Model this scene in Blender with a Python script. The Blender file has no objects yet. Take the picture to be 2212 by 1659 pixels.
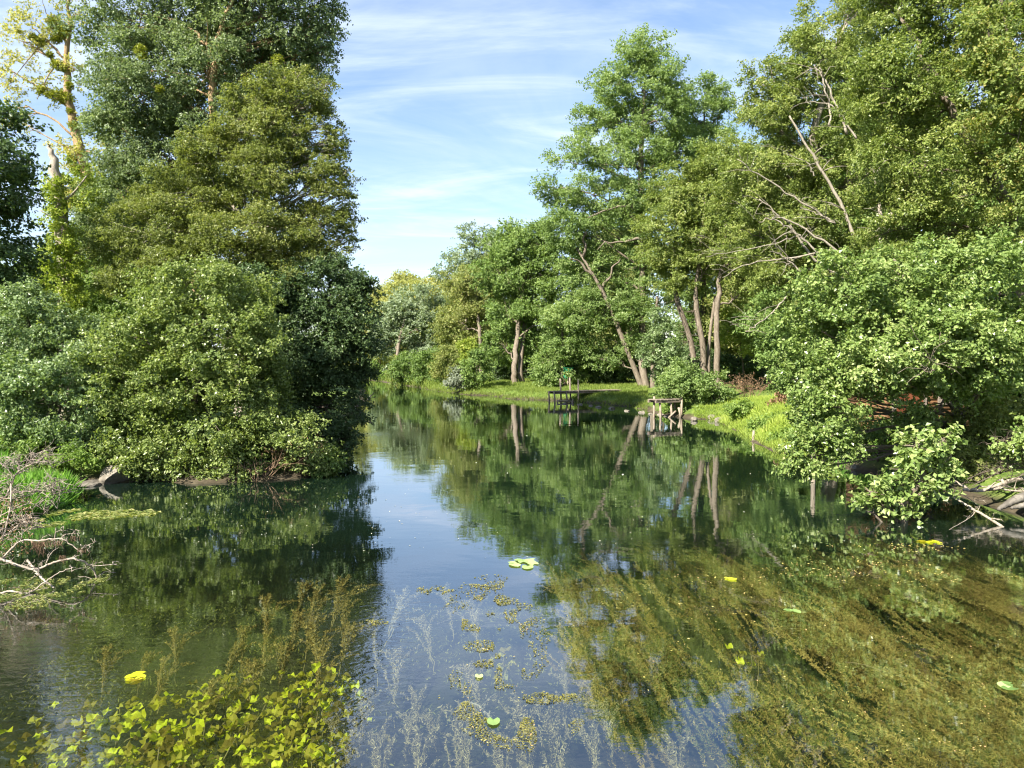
import bpy, math, numpy as np
from mathutils import Vector
R = math.radians
rng = np.random.default_rng(7)
Q = 1.0                                  # overall leaf density

# ------------------------------------------------------------------ camera
SC = bpy.context.scene
COL = SC.collection
CAM_H, FOC, HOR = 3.2, 1598.0, 765.0     # height, focal length and horizon measured on a 2212 x 1659 view of the photograph
PITCH = math.atan((829.5 - HOR) / FOC)
cam = bpy.data.objects.new('camera', bpy.data.cameras.new('camera'))
COL.objects.link(cam)
cam.location = (0, 0, CAM_H)
cam.rotation_euler = (R(90) - PITCH, 0, 0)
cam.data.sensor_width = 36.0
cam.data.lens = 36.0 * FOC / 2212.0
cam.data.clip_start, cam.data.clip_end = 0.1, 3000
SC.camera = cam

# ------------------------------------------------------------------ light
SUN_AZ, SUN_EL = (-0.72, -0.69), 40.0    # towards the sun: over the left shoulder
n_ = math.hypot(*SUN_AZ)
sx, sy = SUN_AZ[0] / n_, SUN_AZ[1] / n_
sun = bpy.data.objects.new('sun', bpy.data.lights.new('sun', 'SUN'))
COL.objects.link(sun)
sdir = Vector((sx * math.cos(R(SUN_EL)), sy * math.cos(R(SUN_EL)), math.sin(R(SUN_EL))))
sun.rotation_euler = sdir.to_track_quat('Z', 'Y').to_euler()
sun.data.energy, sun.data.angle, sun.data.color = 5.0, R(0.5), (1.0, 0.93, 0.80)

W = bpy.data.worlds.new('World'); SC.world = W; W.use_nodes = True
nt = W.node_tree; nd = nt.nodes; lk = nt.links; nd.clear()
def N(tree, t, **kw):
    n = tree.nodes.new(t)
    for k, v in kw.items(): setattr(n, k, v)
    return n
out = N(nt, 'ShaderNodeOutputWorld'); bg = N(nt, 'ShaderNodeBackground')
sky = N(nt, 'ShaderNodeTexSky', sky_type='NISHITA', sun_disc=False)
sky.sun_elevation, sky.sun_rotation = R(SUN_EL), math.atan2(sx, sy)
sky.air_density, sky.dust_density, sky.ozone_density = 1.0, 0.2, 1.6
tc = N(nt, 'ShaderNodeTexCoord'); sep = N(nt, 'ShaderNodeSeparateXYZ'); lk.new(tc.outputs['Generated'], sep.inputs[0])
def M(tree, op, a, b=None, c=None):
    n = N(tree, 'ShaderNodeMath', operation=op)
    for i, v in enumerate((a, b, c)):
        if v is None: continue
        if isinstance(v, (int, float)): n.inputs[i].default_value = v
        else: tree.links.new(v, n.inputs[i])
    return n.outputs[0]
zz = M(nt, 'ADD', M(nt, 'MAXIMUM', sep.outputs[2], 0.0), 0.14)
comb = N(nt, 'ShaderNodeCombineXYZ')
lk.new(M(nt, 'DIVIDE', sep.outputs[0], zz), comb.inputs[0]); lk.new(M(nt, 'DIVIDE', sep.outputs[1], zz), comb.inputs[1])
def cloud(scale, rot, sc, det, dist, lo, hi, off=(0, 0, 0)):
    mp = N(nt, 'ShaderNodeMapping'); mp.inputs['Rotation'].default_value[2] = R(rot)
    mp.inputs['Scale'].default_value = sc; mp.inputs['Location'].default_value = off
    lk.new(comb.outputs[0], mp.inputs['Vector'])
    nz = N(nt, 'ShaderNodeTexNoise'); nz.inputs['Scale'].default_value = scale; nz.inputs['Detail'].default_value = det
    nz.inputs['Roughness'].default_value = 0.6; nz.inputs['Distortion'].default_value = dist
    lk.new(mp.outputs[0], nz.inputs['Vector'])
    mr = N(nt, 'ShaderNodeMapRange', interpolation_type='SMOOTHSTEP')
    mr.inputs[1].default_value = lo; mr.inputs[2].default_value = hi
    lk.new(nz.outputs[0], mr.inputs[0])
    return mr.outputs[0]
veil = cloud(0.5, 25, (1, 1.1, 1), 8, 1.0, 0.29, 0.64, (2.3, 0.4, 0))
streak = cloud(1.3, -28, (0.6, 2.0, 1), 9, 1.4, 0.40, 0.80, (5.0, 1.0, 0))
cov = M(nt, 'MINIMUM', M(nt, 'ADD', M(nt, 'MULTIPLY', veil, 0.5), M(nt, 'MULTIPLY', streak, 0.6)), 0.92)
mx = N(nt, 'ShaderNodeMix', data_type='RGBA'); lk.new(cov, mx.inputs[0])
hs = N(nt, 'ShaderNodeHueSaturation'); hs.inputs['Saturation'].default_value = 1.12; hs.inputs['Value'].default_value = 1.0
lk.new(sky.outputs[0], hs.inputs['Color']); lk.new(hs.outputs[0], mx.inputs[6])
mx.inputs[7].default_value = (4.7, 5.3, 6.5, 1)
lk.new(mx.outputs[2], bg.inputs[0]); bg.inputs[1].default_value = 0.064
lk.new(bg.outputs[0], out.inputs[0])
vs = SC.view_settings
vs.view_transform, vs.look, vs.gamma, vs.exposure, vs.use_curve_mapping = 'Standard', 'None', 1.0, 1.85, False
SC.cycles.max_bounces, SC.cycles.transparent_max_bounces = 8, 12
SC.cycles.diffuse_bounces, SC.cycles.glossy_bounces, SC.cycles.transmission_bounces = 5, 3, 5
SC.cycles.caustics_reflective = SC.cycles.caustics_refractive = False
SC.cycles.use_denoising = True
SC.cycles.pixel_filter_type, SC.cycles.filter_width = 'BLACKMAN_HARRIS', 1.15
SC.cycles.sample_clamp_indirect = 6.0

# ------------------------------------------------------------------ helpers
def at(u, v, Y):
    """the point at depth Y metres seen at (u, v) of the 2212 x 1659 view"""
    x, y = (u - 1106.0) / FOC, (829.5 - v) / FOC
    t = Y / (math.cos(PITCH) + y * math.sin(PITCH))
    return np.array((t * x, Y, CAM_H + t * (y * math.cos(PITCH) - math.sin(PITCH))))
def on(u, v, z=0.0):
    """the point of the level z seen at (u, v)"""
    x, y = (u - 1106.0) / FOC, (829.5 - v) / FOC
    dz = y * math.cos(PITCH) - math.sin(PITCH)
    t = (z - CAM_H) / dz
    return np.array((t * x, t * (math.cos(PITCH) + y * math.sin(PITCH)), z))
def unit(a):
    return a / np.maximum(np.linalg.norm(a, axis=-1, keepdims=True), 1e-9)
def raw_mesh(name, V, F, mat, attrs=None, smooth=False):
    """V (n,3); F a list of (m,k) index arrays"""
    me = bpy.data.meshes.new(name)
    V = np.ascontiguousarray(V, np.float32)
    F = [f for f in F if len(f)]
    lo = np.concatenate([f.ravel() for f in F]).astype(np.int32)
    cnt = np.concatenate([np.full(len(f), f.shape[1], np.int32) for f in F])
    st = np.concatenate([[0], np.cumsum(cnt)[:-1]]).astype(np.int32)
    me.vertices.add(len(V)); me.vertices.foreach_set('co', V.ravel())
    me.loops.add(len(lo)); me.loops.foreach_set('vertex_index', lo)
    me.polygons.add(len(cnt)); me.polygons.foreach_set('loop_start', st)
    me.polygons.foreach_set('use_smooth', np.full(len(cnt), smooth))
    for k, a in (attrs or {}).items():
        at_ = me.attributes.new(k, 'FLOAT', 'FACE'); at_.data.foreach_set('value', a.astype(np.float32))
    me.update(calc_edges=True)
    me.materials.append(mat)
    return me
def link(name, me, parent=None, loc=None):
    o = bpy.data.objects.new(name, me); COL.objects.link(o)
    if parent is not None: o.parent = parent
    if loc is not None: o.location = loc
    return o
def tag(o, label, cat=None, group=None, kind=None):
    if label: o['label'] = label
    if cat: o['category'] = cat
    if group: o['group'] = group
    if kind: o['kind'] = kind
    return o
def empty(name, loc, label, cat, group=None):
    o = bpy.data.objects.new(name, None); COL.objects.link(o); o.location = loc
    return tag(o, label, cat, group)

class Geo:
    """collects tubes, boxes and free faces of one mesh"""
    def __init__(s): s.V, s.F4, s.F3, s.n = [], [], [], 0
    def add(s, V, F4=None, F3=None):
        s.V.append(np.asarray(V, float))
        if F4 is not None and len(F4): s.F4.append(np.asarray(F4, int) + s.n)
        if F3 is not None and len(F3): s.F3.append(np.asarray(F3, int) + s.n)
        s.n += len(V)
    def tube(s, P, r, k=6, wob=0.0):
        P = np.asarray(P, float); m = len(P)
        r = np.broadcast_to(np.asarray(r, float), (m,))
        T = unit(np.gradient(P, axis=0))
        ref = np.array((0.31, 0.17, 0.93)) if abs(T[0][2]) < 0.85 else np.array((0.97, 0.2, 0.1))
        A = unit(np.cross(T, ref)); B = np.cross(T, A)
        th = np.arange(k) * 2 * math.pi / k
        rr = r[:, None] * (1 + wob * rng.uniform(-1, 1, (m, k)))
        V = P[:, None, :] + rr[..., None] * (np.cos(th)[None, :, None] * A[:, None, :] + np.sin(th)[None, :, None] * B[:, None, :])
        i = np.arange(m - 1)[:, None] * k; j = np.arange(k)[None, :]; j2 = (j + 1) % k
        F = np.stack([i + j, i + j2, i + k + j2, i + k + j], -1).reshape(-1, 4)
        V = np.concatenate([V.reshape(-1, 3), P[:1], P[-1:]])
        jj = np.arange(k); e = (m - 1) * k
        F3 = np.concatenate([np.stack([np.full(k, m * k), (jj + 1) % k, jj], -1), np.stack([np.full(k, m * k + 1), e + jj, e + (jj + 1) % k], -1)])
        s.add(V, F, F3)
    def box(s, c, d, rot=None):
        c = np.asarray(c, float); h = np.asarray(d, float) / 2
        v = np.array([(x, y, z) for x in (-1, 1) for y in (-1, 1) for z in (-1, 1)], float) * h
        if rot is not None: v = v @ np.asarray(rot).T
        s.add(v + c, [(0, 1, 3, 2), (4, 6, 7, 5), (0, 4, 5, 1), (2, 3, 7, 6), (0, 2, 6, 4), (1, 5, 7, 3)])
    def mesh(s, name, mat, smooth=False, off=None):
        V = np.concatenate(s.V)
        if off is not None: V = V - np.asarray(off)
        return raw_mesh(name, V, [np.concatenate(f) for f in (s.F4, s.F3) if f], mat, smooth=smooth)
def rotz(a):
    c, s_ = math.cos(a), math.sin(a); return np.array(((c, -s_, 0), (s_, c, 0), (0, 0, 1)))
def bez(a, b, sag=0.0, n=6, jit=0.0):
    t = np.linspace(0, 1, n)[:, None]
    P = a + (b - a) * t; P[:, 2] += sag * (t[:, 0] * (1 - t[:, 0]) * 4)
    if jit: P[1:-1] += rng.normal(0, jit, (n - 2, 3))
    return P
def spline(K, n=24):
    """a smooth path through the rows of K"""
    K = np.asarray(K, float); m = len(K)
    t = np.linspace(0, m - 1, n); i = np.clip(t.astype(int), 0, m - 2); f = (t - i)[:, None]
    g = lambda j: K[np.clip(j, 0, m - 1)]
    p0, p1, p2, p3 = g(i - 1), g(i), g(i + 1), g(i + 2)
    return 0.5 * (2 * p1 + (p2 - p0) * f + (2 * p0 - 5 * p1 + 4 * p2 - p3) * f ** 2 + (3 * p1 - p0 - 3 * p2 + p3) * f ** 3)
def vnoise(P, seed=0):
    """smooth value noise of points (n,3) in 0..1"""
    P = np.asarray(P, float); i = np.floor(P).astype(np.int64); f = P - i; f = f * f * (3 - 2 * f)
    def h(a):
        x = (a[:, 0] * 374761393 + a[:, 1] * 668265263 + a[:, 2] * 2147483647 + seed * 974634777) & 0xFFFFFFFF
        x = ((x ^ (x >> 13)) * 1274126177) & 0xFFFFFFFF
        return ((x ^ (x >> 16)) & 0xFFFF) / 65535.0
    o = 0
    for dx in (0, 1):
        for dy in (0, 1):
            for dz in (0, 1):
                w = (f[:, 0] if dx else 1 - f[:, 0]) * (f[:, 1] if dy else 1 - f[:, 1]) * (f[:, 2] if dz else 1 - f[:, 2])
                o = o + w * h(i + np.array((dx, dy, dz)))
    return o

# ------------------------------------------------------------------ materials
def new_mat(name):
    m = bpy.data.materials.new(name); m.use_nodes = True; m.node_tree.nodes.clear(); return m, m.node_tree
def ramp(t, src, stops):
    r = N(t, 'ShaderNodeValToRGB'); e = r.color_ramp.elements
    while len(e) < len(stops): e.new(0.5)
    for x, (p, c) in zip(e, stops): x.position = p; x.color = (*c, 1)
    t.links.new(src, r.inputs[0]); return r.outputs[0]
def noise(t, scale, det=4, vec=None, dist=0.0, rough=0.55):
    n = N(t, 'ShaderNodeTexNoise'); n.inputs['Scale'].default_value = scale; n.inputs['Detail'].default_value = det
    n.inputs['Distortion'].default_value = dist; n.inputs['Roughness'].default_value = rough
    if vec is not None: t.links.new(vec, n.inputs['Vector'])
    return n.outputs[0]
GAIN = 1.95
def leaf_mat(name, stops, trans=0.3, rough=0.42, spec=0.45, tcol=(1.1, 1.15, 0.5), blue=1.2):
    spec *= .7; rough -= .02; trans = min(.5, trans * 1.45)
    m, t = new_mat(name)
    o = N(t, 'ShaderNodeOutputMaterial'); a = N(t, 'ShaderNodeAttribute', attribute_name='tint')
    k = len(stops); c = ramp(t, a.outputs['Fac'], [(i / (k - 1), tuple(min(.8, q * GAIN * (.72, .9, 1.02, 1.22)[i] * (blue if n == 2 else 1)) for n, q in enumerate(s))) for i, s in enumerate(stops)])
    p = N(t, 'ShaderNodeBsdfPrincipled'); p.inputs['Roughness'].default_value = rough; p.inputs['Specular IOR Level'].default_value = spec
    t.links.new(c, p.inputs['Base Color'])
    tr = N(t, 'ShaderNodeBsdfTranslucent'); mu = N(t, 'ShaderNodeMix', data_type='RGBA', blend_type='MULTIPLY'); mu.inputs[0].default_value = 1
    t.links.new(c, mu.inputs[6]); mu.inputs[7].default_value = (*tcol, 1); t.links.new(mu.outputs[2], tr.inputs[0])
    mi = N(t, 'ShaderNodeMixShader'); mi.inputs[0].default_value = trans
    t.links.new(p.outputs[0], mi.inputs[1]); t.links.new(tr.outputs[0], mi.inputs[2]); t.links.new(mi.outputs[0], o.inputs[0])
    return m
def solid_mat(name, stops, scale=6, rough=0.85, bump=0.4, stretch=(1, 1, 1), bscale=None, spec=0.3):
    m, t = new_mat(name)
    o = N(t, 'ShaderNodeOutputMaterial'); tc_ = N(t, 'ShaderNodeTexCoord'); mp = N(t, 'ShaderNodeMapping')
    mp.inputs['Scale'].default_value = stretch; t.links.new(tc_.outputs['Object'], mp.inputs[0])
    f = noise(t, scale, 6, mp.outputs[0], 0.6, 0.65)
    k = len(stops); c = ramp(t, f, [(0.28 + 0.44 * i / (k - 1), s) for i, s in enumerate(stops)])
    p = N(t, 'ShaderNodeBsdfPrincipled'); p.inputs['Roughness'].default_value = rough; p.inputs['Specular IOR Level'].default_value = spec
    t.links.new(c, p.inputs['Base Color'])
    b = N(t, 'ShaderNodeBump'); b.inputs['Strength'].default_value = bump; b.inputs['Distance'].default_value = 0.03
    t.links.new(noise(t, bscale or scale * 3, 5, mp.outputs[0]), b.inputs['Height']); t.links.new(b.outputs[0], p.inputs['Normal'])
    t.links.new(p.outputs[0], o.inputs[0]); return m
LM = {
 'poplar': leaf_mat('poplar_leaf', [(.044,.064,.024), (.072,.100,.036), (.100,.132,.052), (.146,.172,.084)], .3, .45, .4, (1.1, 1.15, .6)),
 'alder':  leaf_mat('alder_leaf', [(.046,.064,.013), (.078,.098,.019), (.110,.128,.029), (.146,.144,.042)], .3, .42, .45),
 'dome':   leaf_mat('hazel_leaf', [(.048,.074,.017), (.084,.116,.025), (.120,.150,.038), (.164,.180,.060)], .28, .36, .55),
 'dark':   leaf_mat('dark_shaded_leaf', [(.020,.036,.011), (.033,.056,.017), (.048,.075,.024), (.068,.090,.033)], .22, .42, .4),  # dark foliage green, colour taken darker for the left alder's shaded side
 'blue':   leaf_mat('sallow_leaf', [(.048,.078,.024), (.076,.112,.036), (.110,.150,.054), (.150,.180,.085)], .25, .36, .55),
 'yellow': leaf_mat('yellowing_leaf', [(.110,.130,.030), (.180,.185,.045), (.230,.215,.070), (.290,.250,.090)], .35, .5, .3),
 'ivy':    leaf_mat('ivy_leaf', [(.070,.105,.014), (.110,.150,.020), (.150,.180,.028), (.190,.200,.040)], .3, .4, .45),
 'mistle': leaf_mat('mistletoe_leaf', [(.060,.075,.008), (.095,.112,.012), (.130,.145,.018), (.150,.155,.026)], .3, .5, .3, blue=1.0),
 'far':    leaf_mat('hazy_hill_leaf', [(.120,.138,.034), (.165,.178,.045), (.195,.196,.055), (.215,.195,.065)], .3, .55, .25),  # yellow-green of the far trees, haze lightened into the colour
 'willow': leaf_mat('willow_leaf', [(.080,.112,.050), (.110,.145,.070), (.138,.168,.090), (.165,.190,.112)], .28, .5, .35),
 'ash':    leaf_mat('ash_leaf', [(.056,.096,.024), (.092,.138,.036), (.124,.168,.050), (.156,.188,.066)], .34, .45, .4),
 'olive':  leaf_mat('olive_leaf', [(.065,.088,.020), (.100,.125,.030), (.135,.150,.042), (.165,.155,.055)], .3, .5, .3),
 'mid':    leaf_mat('oak_leaf', [(.045,.080,.018), (.072,.115,.026), (.100,.145,.034), (.130,.165,.045)], .28, .45, .4),
 'right':  leaf_mat('river_alder_leaf', [(.052,.080,.015), (.090,.123,.023), (.130,.156,.036), (.170,.172,.054)], .3, .38, .5),
 'near':   leaf_mat('glossy_leaf', [(.050,.084,.018), (.088,.132,.028), (.126,.166,.043), (.176,.196,.070)], .28, .32, .6),
 'autumn': leaf_mat('autumn_leaf', [(.056,.086,.020), (.095,.130,.030), (.132,.156,.040), (.172,.138,.040)], .35, .45, .35),
 'bright': leaf_mat('nettle_leaf', [(.064,.108,.020), (.094,.145,.028), (.120,.172,.038), (.155,.190,.052)], .35, .5, .3),
 'silver': leaf_mat('silver_leaf', [(.080,.100,.060), (.110,.130,.080), (.135,.152,.100), (.160,.170,.120)], .25, .55, .3),
 'brown':  leaf_mat('dry_leaf', [(.070,.046,.022), (.120,.074,.036), (.170,.105,.056), (.220,.150,.085)], .2, .7, .2),
 'grass':  leaf_mat('grass_blade', [(.090,.135,.020), (.140,.192,.028), (.180,.225,.038), (.220,.235,.062)], .35, .5, .3),
 'lawn':   leaf_mat('lawn_blade', [(.060,.088,.015), (.094,.130,.022), (.124,.158,.030), (.150,.170,.048)], .35, .5, .3),
 'lushgrass': leaf_mat('lush_grass_blade', [(.045,.100,.014), (.070,.145,.020), (.100,.185,.030), (.140,.220,.050)], .35, .5, .3),
 'weed':   leaf_mat('milfoil_leaf', [(.086,.060,.020), (.146,.104,.035), (.196,.146,.052), (.250,.192,.078)], .25, .8, .1, (1.1, 1.0, .6), 1.0),
 'palew':  leaf_mat('pale_milfoil_leaf', [(.095,.076,.044), (.140,.114,.068), (.190,.156,.096), (.230,.195,.125)], .25, .8, .1, (1.1, 1.0, .6), 1.0),
 'greenw': leaf_mat('green_waterweed_leaf', [(.044,.048,.012), (.074,.076,.020), (.108,.104,.030), (.140,.130,.044)], .25, .8, .1, (1.1, 1.0, .6), 1.0),
 'lily':   leaf_mat('yellow_lily_leaf', [(.190,.155,.011), (.290,.270,.013), (.330,.345,.018), (.380,.390,.030)], .35, .5, .3, (1.0, 1.1, .4), 1.0),
 'lilybr': leaf_mat('browning_lily_leaf', [(.080,.058,.011), (.140,.105,.016), (.190,.160,.022), (.230,.210,.032)], .35, .6, .2, (1.0, 1.1, .4), 1.0),
 'pad':    leaf_mat('lily_pad_leaf', [(.090,.150,.035), (.120,.185,.045), (.155,.215,.060), (.185,.235,.080)], .15, .35, .5),
 'bits':   leaf_mat('floating_leaf', [(.100,.095,.025), (.210,.185,.040), (.290,.250,.070), (.250,.140,.065)], .15, .5, .4),
 'litter': leaf_mat('pale_floating_scrap', [(.150,.145,.090), (.220,.210,.130), (.290,.280,.180), (.350,.340,.240)], .1, .6, .3),
}
BARK = solid_mat('dark_bark', [(.045,.035,.026), (.090,.072,.055), (.145,.120,.095)], 5, .9, .8, (3, 3, .6))
PALEBARK = solid_mat('pale_bark', [(.075,.058,.040), (.150,.122,.092), (.250,.215,.175)], 5, .85, .6, (3, 3, .7))
POPBARK = solid_mat('poplar_bark', [(.150,.095,.045), (.270,.185,.100), (.360,.270,.170)], 4, .85, .6, (3, 3, .7))
LIMB = solid_mat('silvery_bark', [(.150,.125,.095), (.250,.220,.175), (.350,.315,.265)], 5, .85, .6, (3, 3, .7))
SNAG = solid_mat('bare_wood', [(.170,.135,.100), (.270,.230,.180), (.370,.325,.275)], 4, .85, .6, (4, 4, .5))
DEADWOOD = solid_mat('bleached_wood', [(.170,.135,.105), (.275,.230,.185), (.385,.335,.280)], 9, .8, .4)
PLANK = solid_mat('weathered_plank', [(.110,.085,.065), (.190,.155,.125), (.280,.240,.200)], 6, .85, .5, (1, 6, 6))
POST = solid_mat('weathered_post', [(.150,.115,.085), (.240,.195,.150), (.340,.290,.240)], 6, .85, .5, (5, 5, 1))
LOG = solid_mat('orange_log_siding', [(.080,.040,.018), (.130,.066,.028), (.175,.095,.044)], 5, .7, .4, (1, 5, 5))
REDWOOD = solid_mat('red_brown_door', [(.085,.025,.012), (.130,.040,.018), (.165,.058,.027)], 5, .6, .2)
ROOFM = solid_mat('brown_shingle', [(.060,.045,.038), (.100,.078,.065), (.140,.115,.100)], 8, .85, .5)
GREENP = solid_mat('green_paint', [(.010,.120,.055), (.015,.180,.085), (.030,.230,.120)], 5, .5, .1)
STONE = solid_mat('grey_stone', [(.085,.074,.058), (.155,.138,.112), (.260,.235,.195)], 4, .9, .8)
DARKSTONE = solid_mat('dark_wet_stone', [(.055,.048,.040), (.110,.098,.082), (.210,.190,.160)], 4, .7, .8)
WIRE = solid_mat('dry_grass_tangle', [(.120,.072,.042), (.190,.125,.078), (.270,.190,.130)], 9, .9, .2)

# ------------------------------------------------------------------ terrain with the river bed
LSH = [(-10.5,-40), (-9.6,0), (-9.2,8), (-9.5,13), (-9.7,16), (-11.0,17.6), (-9.6,18.4), (-7.9,18.2), (-6.2,18.4), (-5.1,19.6), (-4.9,21.5),
       (-6.1,27.6), (-8.2,37.9), (-9.8,48.7), (-14.4,73), (-23,84), (-55,104), (-140,135)]
RSH = [(-140,160), (-52,122), (-25,100), (-17.3,91), (-13,81), (-6.7,64), (-3.5,58), (-1.6,56.8), (-.2,52.7), (2.7,51), (5.5,47.8), (7.3,44.5), (7.9,38.4),
       (9.9,35.8), (9.5,31), (8.9,26.2), (8.6,22.7), (9.2,20.9), (9.7,19.3), (9.8,17.3), (9.9,15.3), (10.2,14), (11,10), (12,5), (12.5,0), (13.5,-40)]
RIV = np.array(LSH + RSH)
def sdist(X, Y):
    """distance to the shoreline, positive in the water"""
    X = np.asarray(X, float).ravel(); Y = np.asarray(Y, float).ravel()
    d = np.full(X.shape, 1e9); ins = np.zeros(X.shape, bool)
    for a, b in zip(RIV, np.roll(RIV, -1, 0)):
        e = b - a; t = np.clip(((X - a[0]) * e[0] + (Y - a[1]) * e[1]) / (e @ e), 0, 1)
        d = np.minimum(d, np.hypot(X - a[0] - t * e[0], Y - a[1] - t * e[1]))
        c = (a[1] > Y) != (b[1] > Y)
        with np.errstate(divide='ignore', invalid='ignore'):
            ins ^= c & (X < (b[0] - a[0]) * (Y - a[1]) / (b[1] - a[1]) + a[0])
    return np.where(ins, d, -d)
def sstep(a, b, x):
    t = np.clip((x - a) / (b - a), 0, 1); return t * t * (3 - 2 * t)
def height(X, Y):
    X = np.asarray(X, float); sh = X.shape; X = X.ravel(); Y = np.asarray(Y, float).ravel()
    s = sdist(X, Y)
    P = np.stack([X, Y, 0 * X], 1)
    s = s + (vnoise(P * 0.9, 3) - .5) * 0.7
    land = 0.02 + 0.45 * sstep(0, 1.4, -s) + 0.3 * sstep(1.5, 8, -s) + 3.0 * sstep(20, 120, -s) * (X > 0) + 5.0 * sstep(40, 160, -s)
    land += 0.95 * np.exp(-((X - 13.5) / 3.6) ** 2 - ((Y - 30) / 6.5) ** 2) * sstep(0, 2.6, -s)
    land += (vnoise(P * 0.6, 5) - .5) * 0.25 * sstep(0.2, 2, -s)
    deep = 1.0 + 1.4 * sstep(11, 17, Y)
    bed = -np.minimum(0.02 + 0.42 * np.maximum(s, 0), deep) + (vnoise(P * 1.6, 9) - .5) * 0.22 * sstep(0.3, 1.5, s)
    return np.where(s > 0, bed, land).reshape(sh)
def gz(x, y): return float(height(np.array([x]), np.array([y]))[0])
def axis_(segs):
    o = []
    for a, b, st in segs: o.append(np.arange(a, b, st))
    return np.concatenate(o + [[segs[-1][1]]])
gx = axis_([(-900,-150,75), (-150,-50,4), (-50,-22,1), (-22,22,.35), (22,50,1), (50,150,4), (150,900,75)])
gy = axis_([(-120,-20,5), (-20,4,1.2), (4,60,.35), (60,110,.9), (110,200,4), (200,1500,90)])
GX, GY = np.meshgrid(gx, gy)
GZ = height(GX, GY)
nx, ny = len(gx), len(gy)
ii = (np.arange(ny - 1)[:, None] * nx + np.arange(nx - 1)[None, :]).ravel()
m, t = new_mat('bank_soil')
o_ = N(t, 'ShaderNodeOutputMaterial'); ge = N(t, 'ShaderNodeNewGeometry'); sp = N(t, 'ShaderNodeSeparateXYZ'); t.links.new(ge.outputs['Position'], sp.inputs[0])
soil = ramp(t, noise(t, 1.6, 8, ge.outputs['Position'], .4, .65), [(.3, (.026,.021,.013)), (.5, (.055,.044,.028)), (.7, (.105,.086,.058))])
turf = ramp(t, noise(t, 3.0, 8, ge.outputs['Position'], .4, .7), [(.3, (.040,.070,.012)), (.5, (.085,.130,.022)), (.72, (.160,.190,.050))])
mud = ramp(t, noise(t, 1.2, 8, ge.outputs['Position'], .8, .7), [(.3, (.008,.010,.004)), (.5, (.019,.019,.008)), (.7, (.042,.036,.015))])
def cmix(t, f, a, b):
    n = N(t, 'ShaderNodeMix', data_type='RGBA'); t.links.new(f, n.inputs[0]); t.links.new(a, n.inputs[6]); t.links.new(b, n.inputs[7]); return n.outputs[2]
def mrange(t, src, lo, hi):
    n = N(t, 'ShaderNodeMapRange', interpolation_type='SMOOTHSTEP'); n.inputs[1].default_value = lo; n.inputs[2].default_value = hi; t.links.new(src, n.inputs[0]); return n.outputs[0]
zj = M(t, 'ADD', sp.outputs[2], M(t, 'MULTIPLY', noise(t, 2.5, 4, ge.outputs['Position']), .3))
up = cmix(t, mrange(t, zj, .22, .42), soil, turf)
allc = cmix(t, mrange(t, sp.outputs[2], -.12, .05), mud, up)
p = N(t, 'ShaderNodeBsdfPrincipled'); p.inputs['Roughness'].default_value = .9; p.inputs['Specular IOR Level'].default_value = .2
t.links.new(allc, p.inputs['Base Color'])
b = N(t, 'ShaderNodeBump'); b.inputs['Strength'].default_value = .6; b.inputs['Distance'].default_value = .06
t.links.new(noise(t, 7, 8, ge.outputs['Position']), b.inputs['Height']); t.links.new(b.outputs[0], p.inputs['Normal']); t.links.new(p.outputs[0], o_.inputs[0])
tag(link('ground', raw_mesh('ground', np.stack([GX.ravel(), GY.ravel(), GZ.ravel()], 1), [np.stack([ii, ii + 1, ii + nx + 1, ii + nx], 1)], m, smooth=True)),
    'muddy river bed and grassy banks', kind='structure')

# ------------------------------------------------------------------ water
m, t = new_mat('river_water')
o_ = N(t, 'ShaderNodeOutputMaterial'); ge = N(t, 'ShaderNodeNewGeometry'); sp = N(t, 'ShaderNodeSeparateXYZ'); t.links.new(ge.outputs['Position'], sp.inputs[0])
mp = N(t, 'ShaderNodeMapping'); mp.inputs['Scale'].default_value = (1.0, 1.5, 1); t.links.new(ge.outputs['Position'], mp.inputs[0])
big = noise(t, 0.9, 2, mp.outputs[0], .3); fine = noise(t, 7.0, 3, mp.outputs[0], .4)
patch = mrange(t, noise(t, 0.22, 3, ge.outputs['Position'], .6), .5, .68)
def gauss(cx, cy, rx, ry):
    a = M(t, 'DIVIDE', M(t, 'SUBTRACT', sp.outputs[0], cx), rx); b_ = M(t, 'DIVIDE', M(t, 'SUBTRACT', sp.outputs[1], cy), ry)
    return M(t, 'POWER', 2.7183, M(t, 'MULTIPLY', M(t, 'ADD', M(t, 'MULTIPLY', a, a), M(t, 'MULTIPLY', b_, b_)), -1.0))
ruffle = M(t, 'ADD', M(t, 'MULTIPLY', gauss(-1.55, 7.4, .45, 2.2), 2.2), gauss(-6.6, 29.6, 2.4, 1.0))       # currents round the weed beds
ruffle = M(t, 'ADD', ruffle, gauss(-4.6, 7.0, 1.5, 1.3))
hgt = M(t, 'ADD', M(t, 'MULTIPLY', big, .0032), M(t, 'MULTIPLY', fine, M(t, 'ADD', M(t, 'ADD', M(t, 'MULTIPLY', patch, .0012), .0003), M(t, 'MULTIPLY', ruffle, .0045))))
b = N(t, 'ShaderNodeBump'); b.inputs['Strength'].default_value = 1.0; b.inputs['Distance'].default_value = 1.0; t.links.new(hgt, b.inputs['Height'])
vd = N(t, 'ShaderNodeVectorMath', operation='DOT_PRODUCT'); t.links.new(b.outputs[0], vd.inputs[0]); t.links.new(ge.outputs['Incoming'], vd.inputs[1])
fres = M(t, 'ADD', .10, M(t, 'MULTIPLY', .90, M(t, 'POWER', M(t, 'SUBTRACT', 1.0, M(t, 'MINIMUM', M(t, 'ABSOLUTE', vd.outputs['Value']), 1.0)), 2.9)))   # the same from above and from below
gl = N(t, 'ShaderNodeBsdfGlossy'); gl.inputs['Color'].default_value = (.95, .97, 1, 1); gl.inputs['Roughness'].default_value = .015; t.links.new(b.outputs[0], gl.inputs['Normal'])
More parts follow.
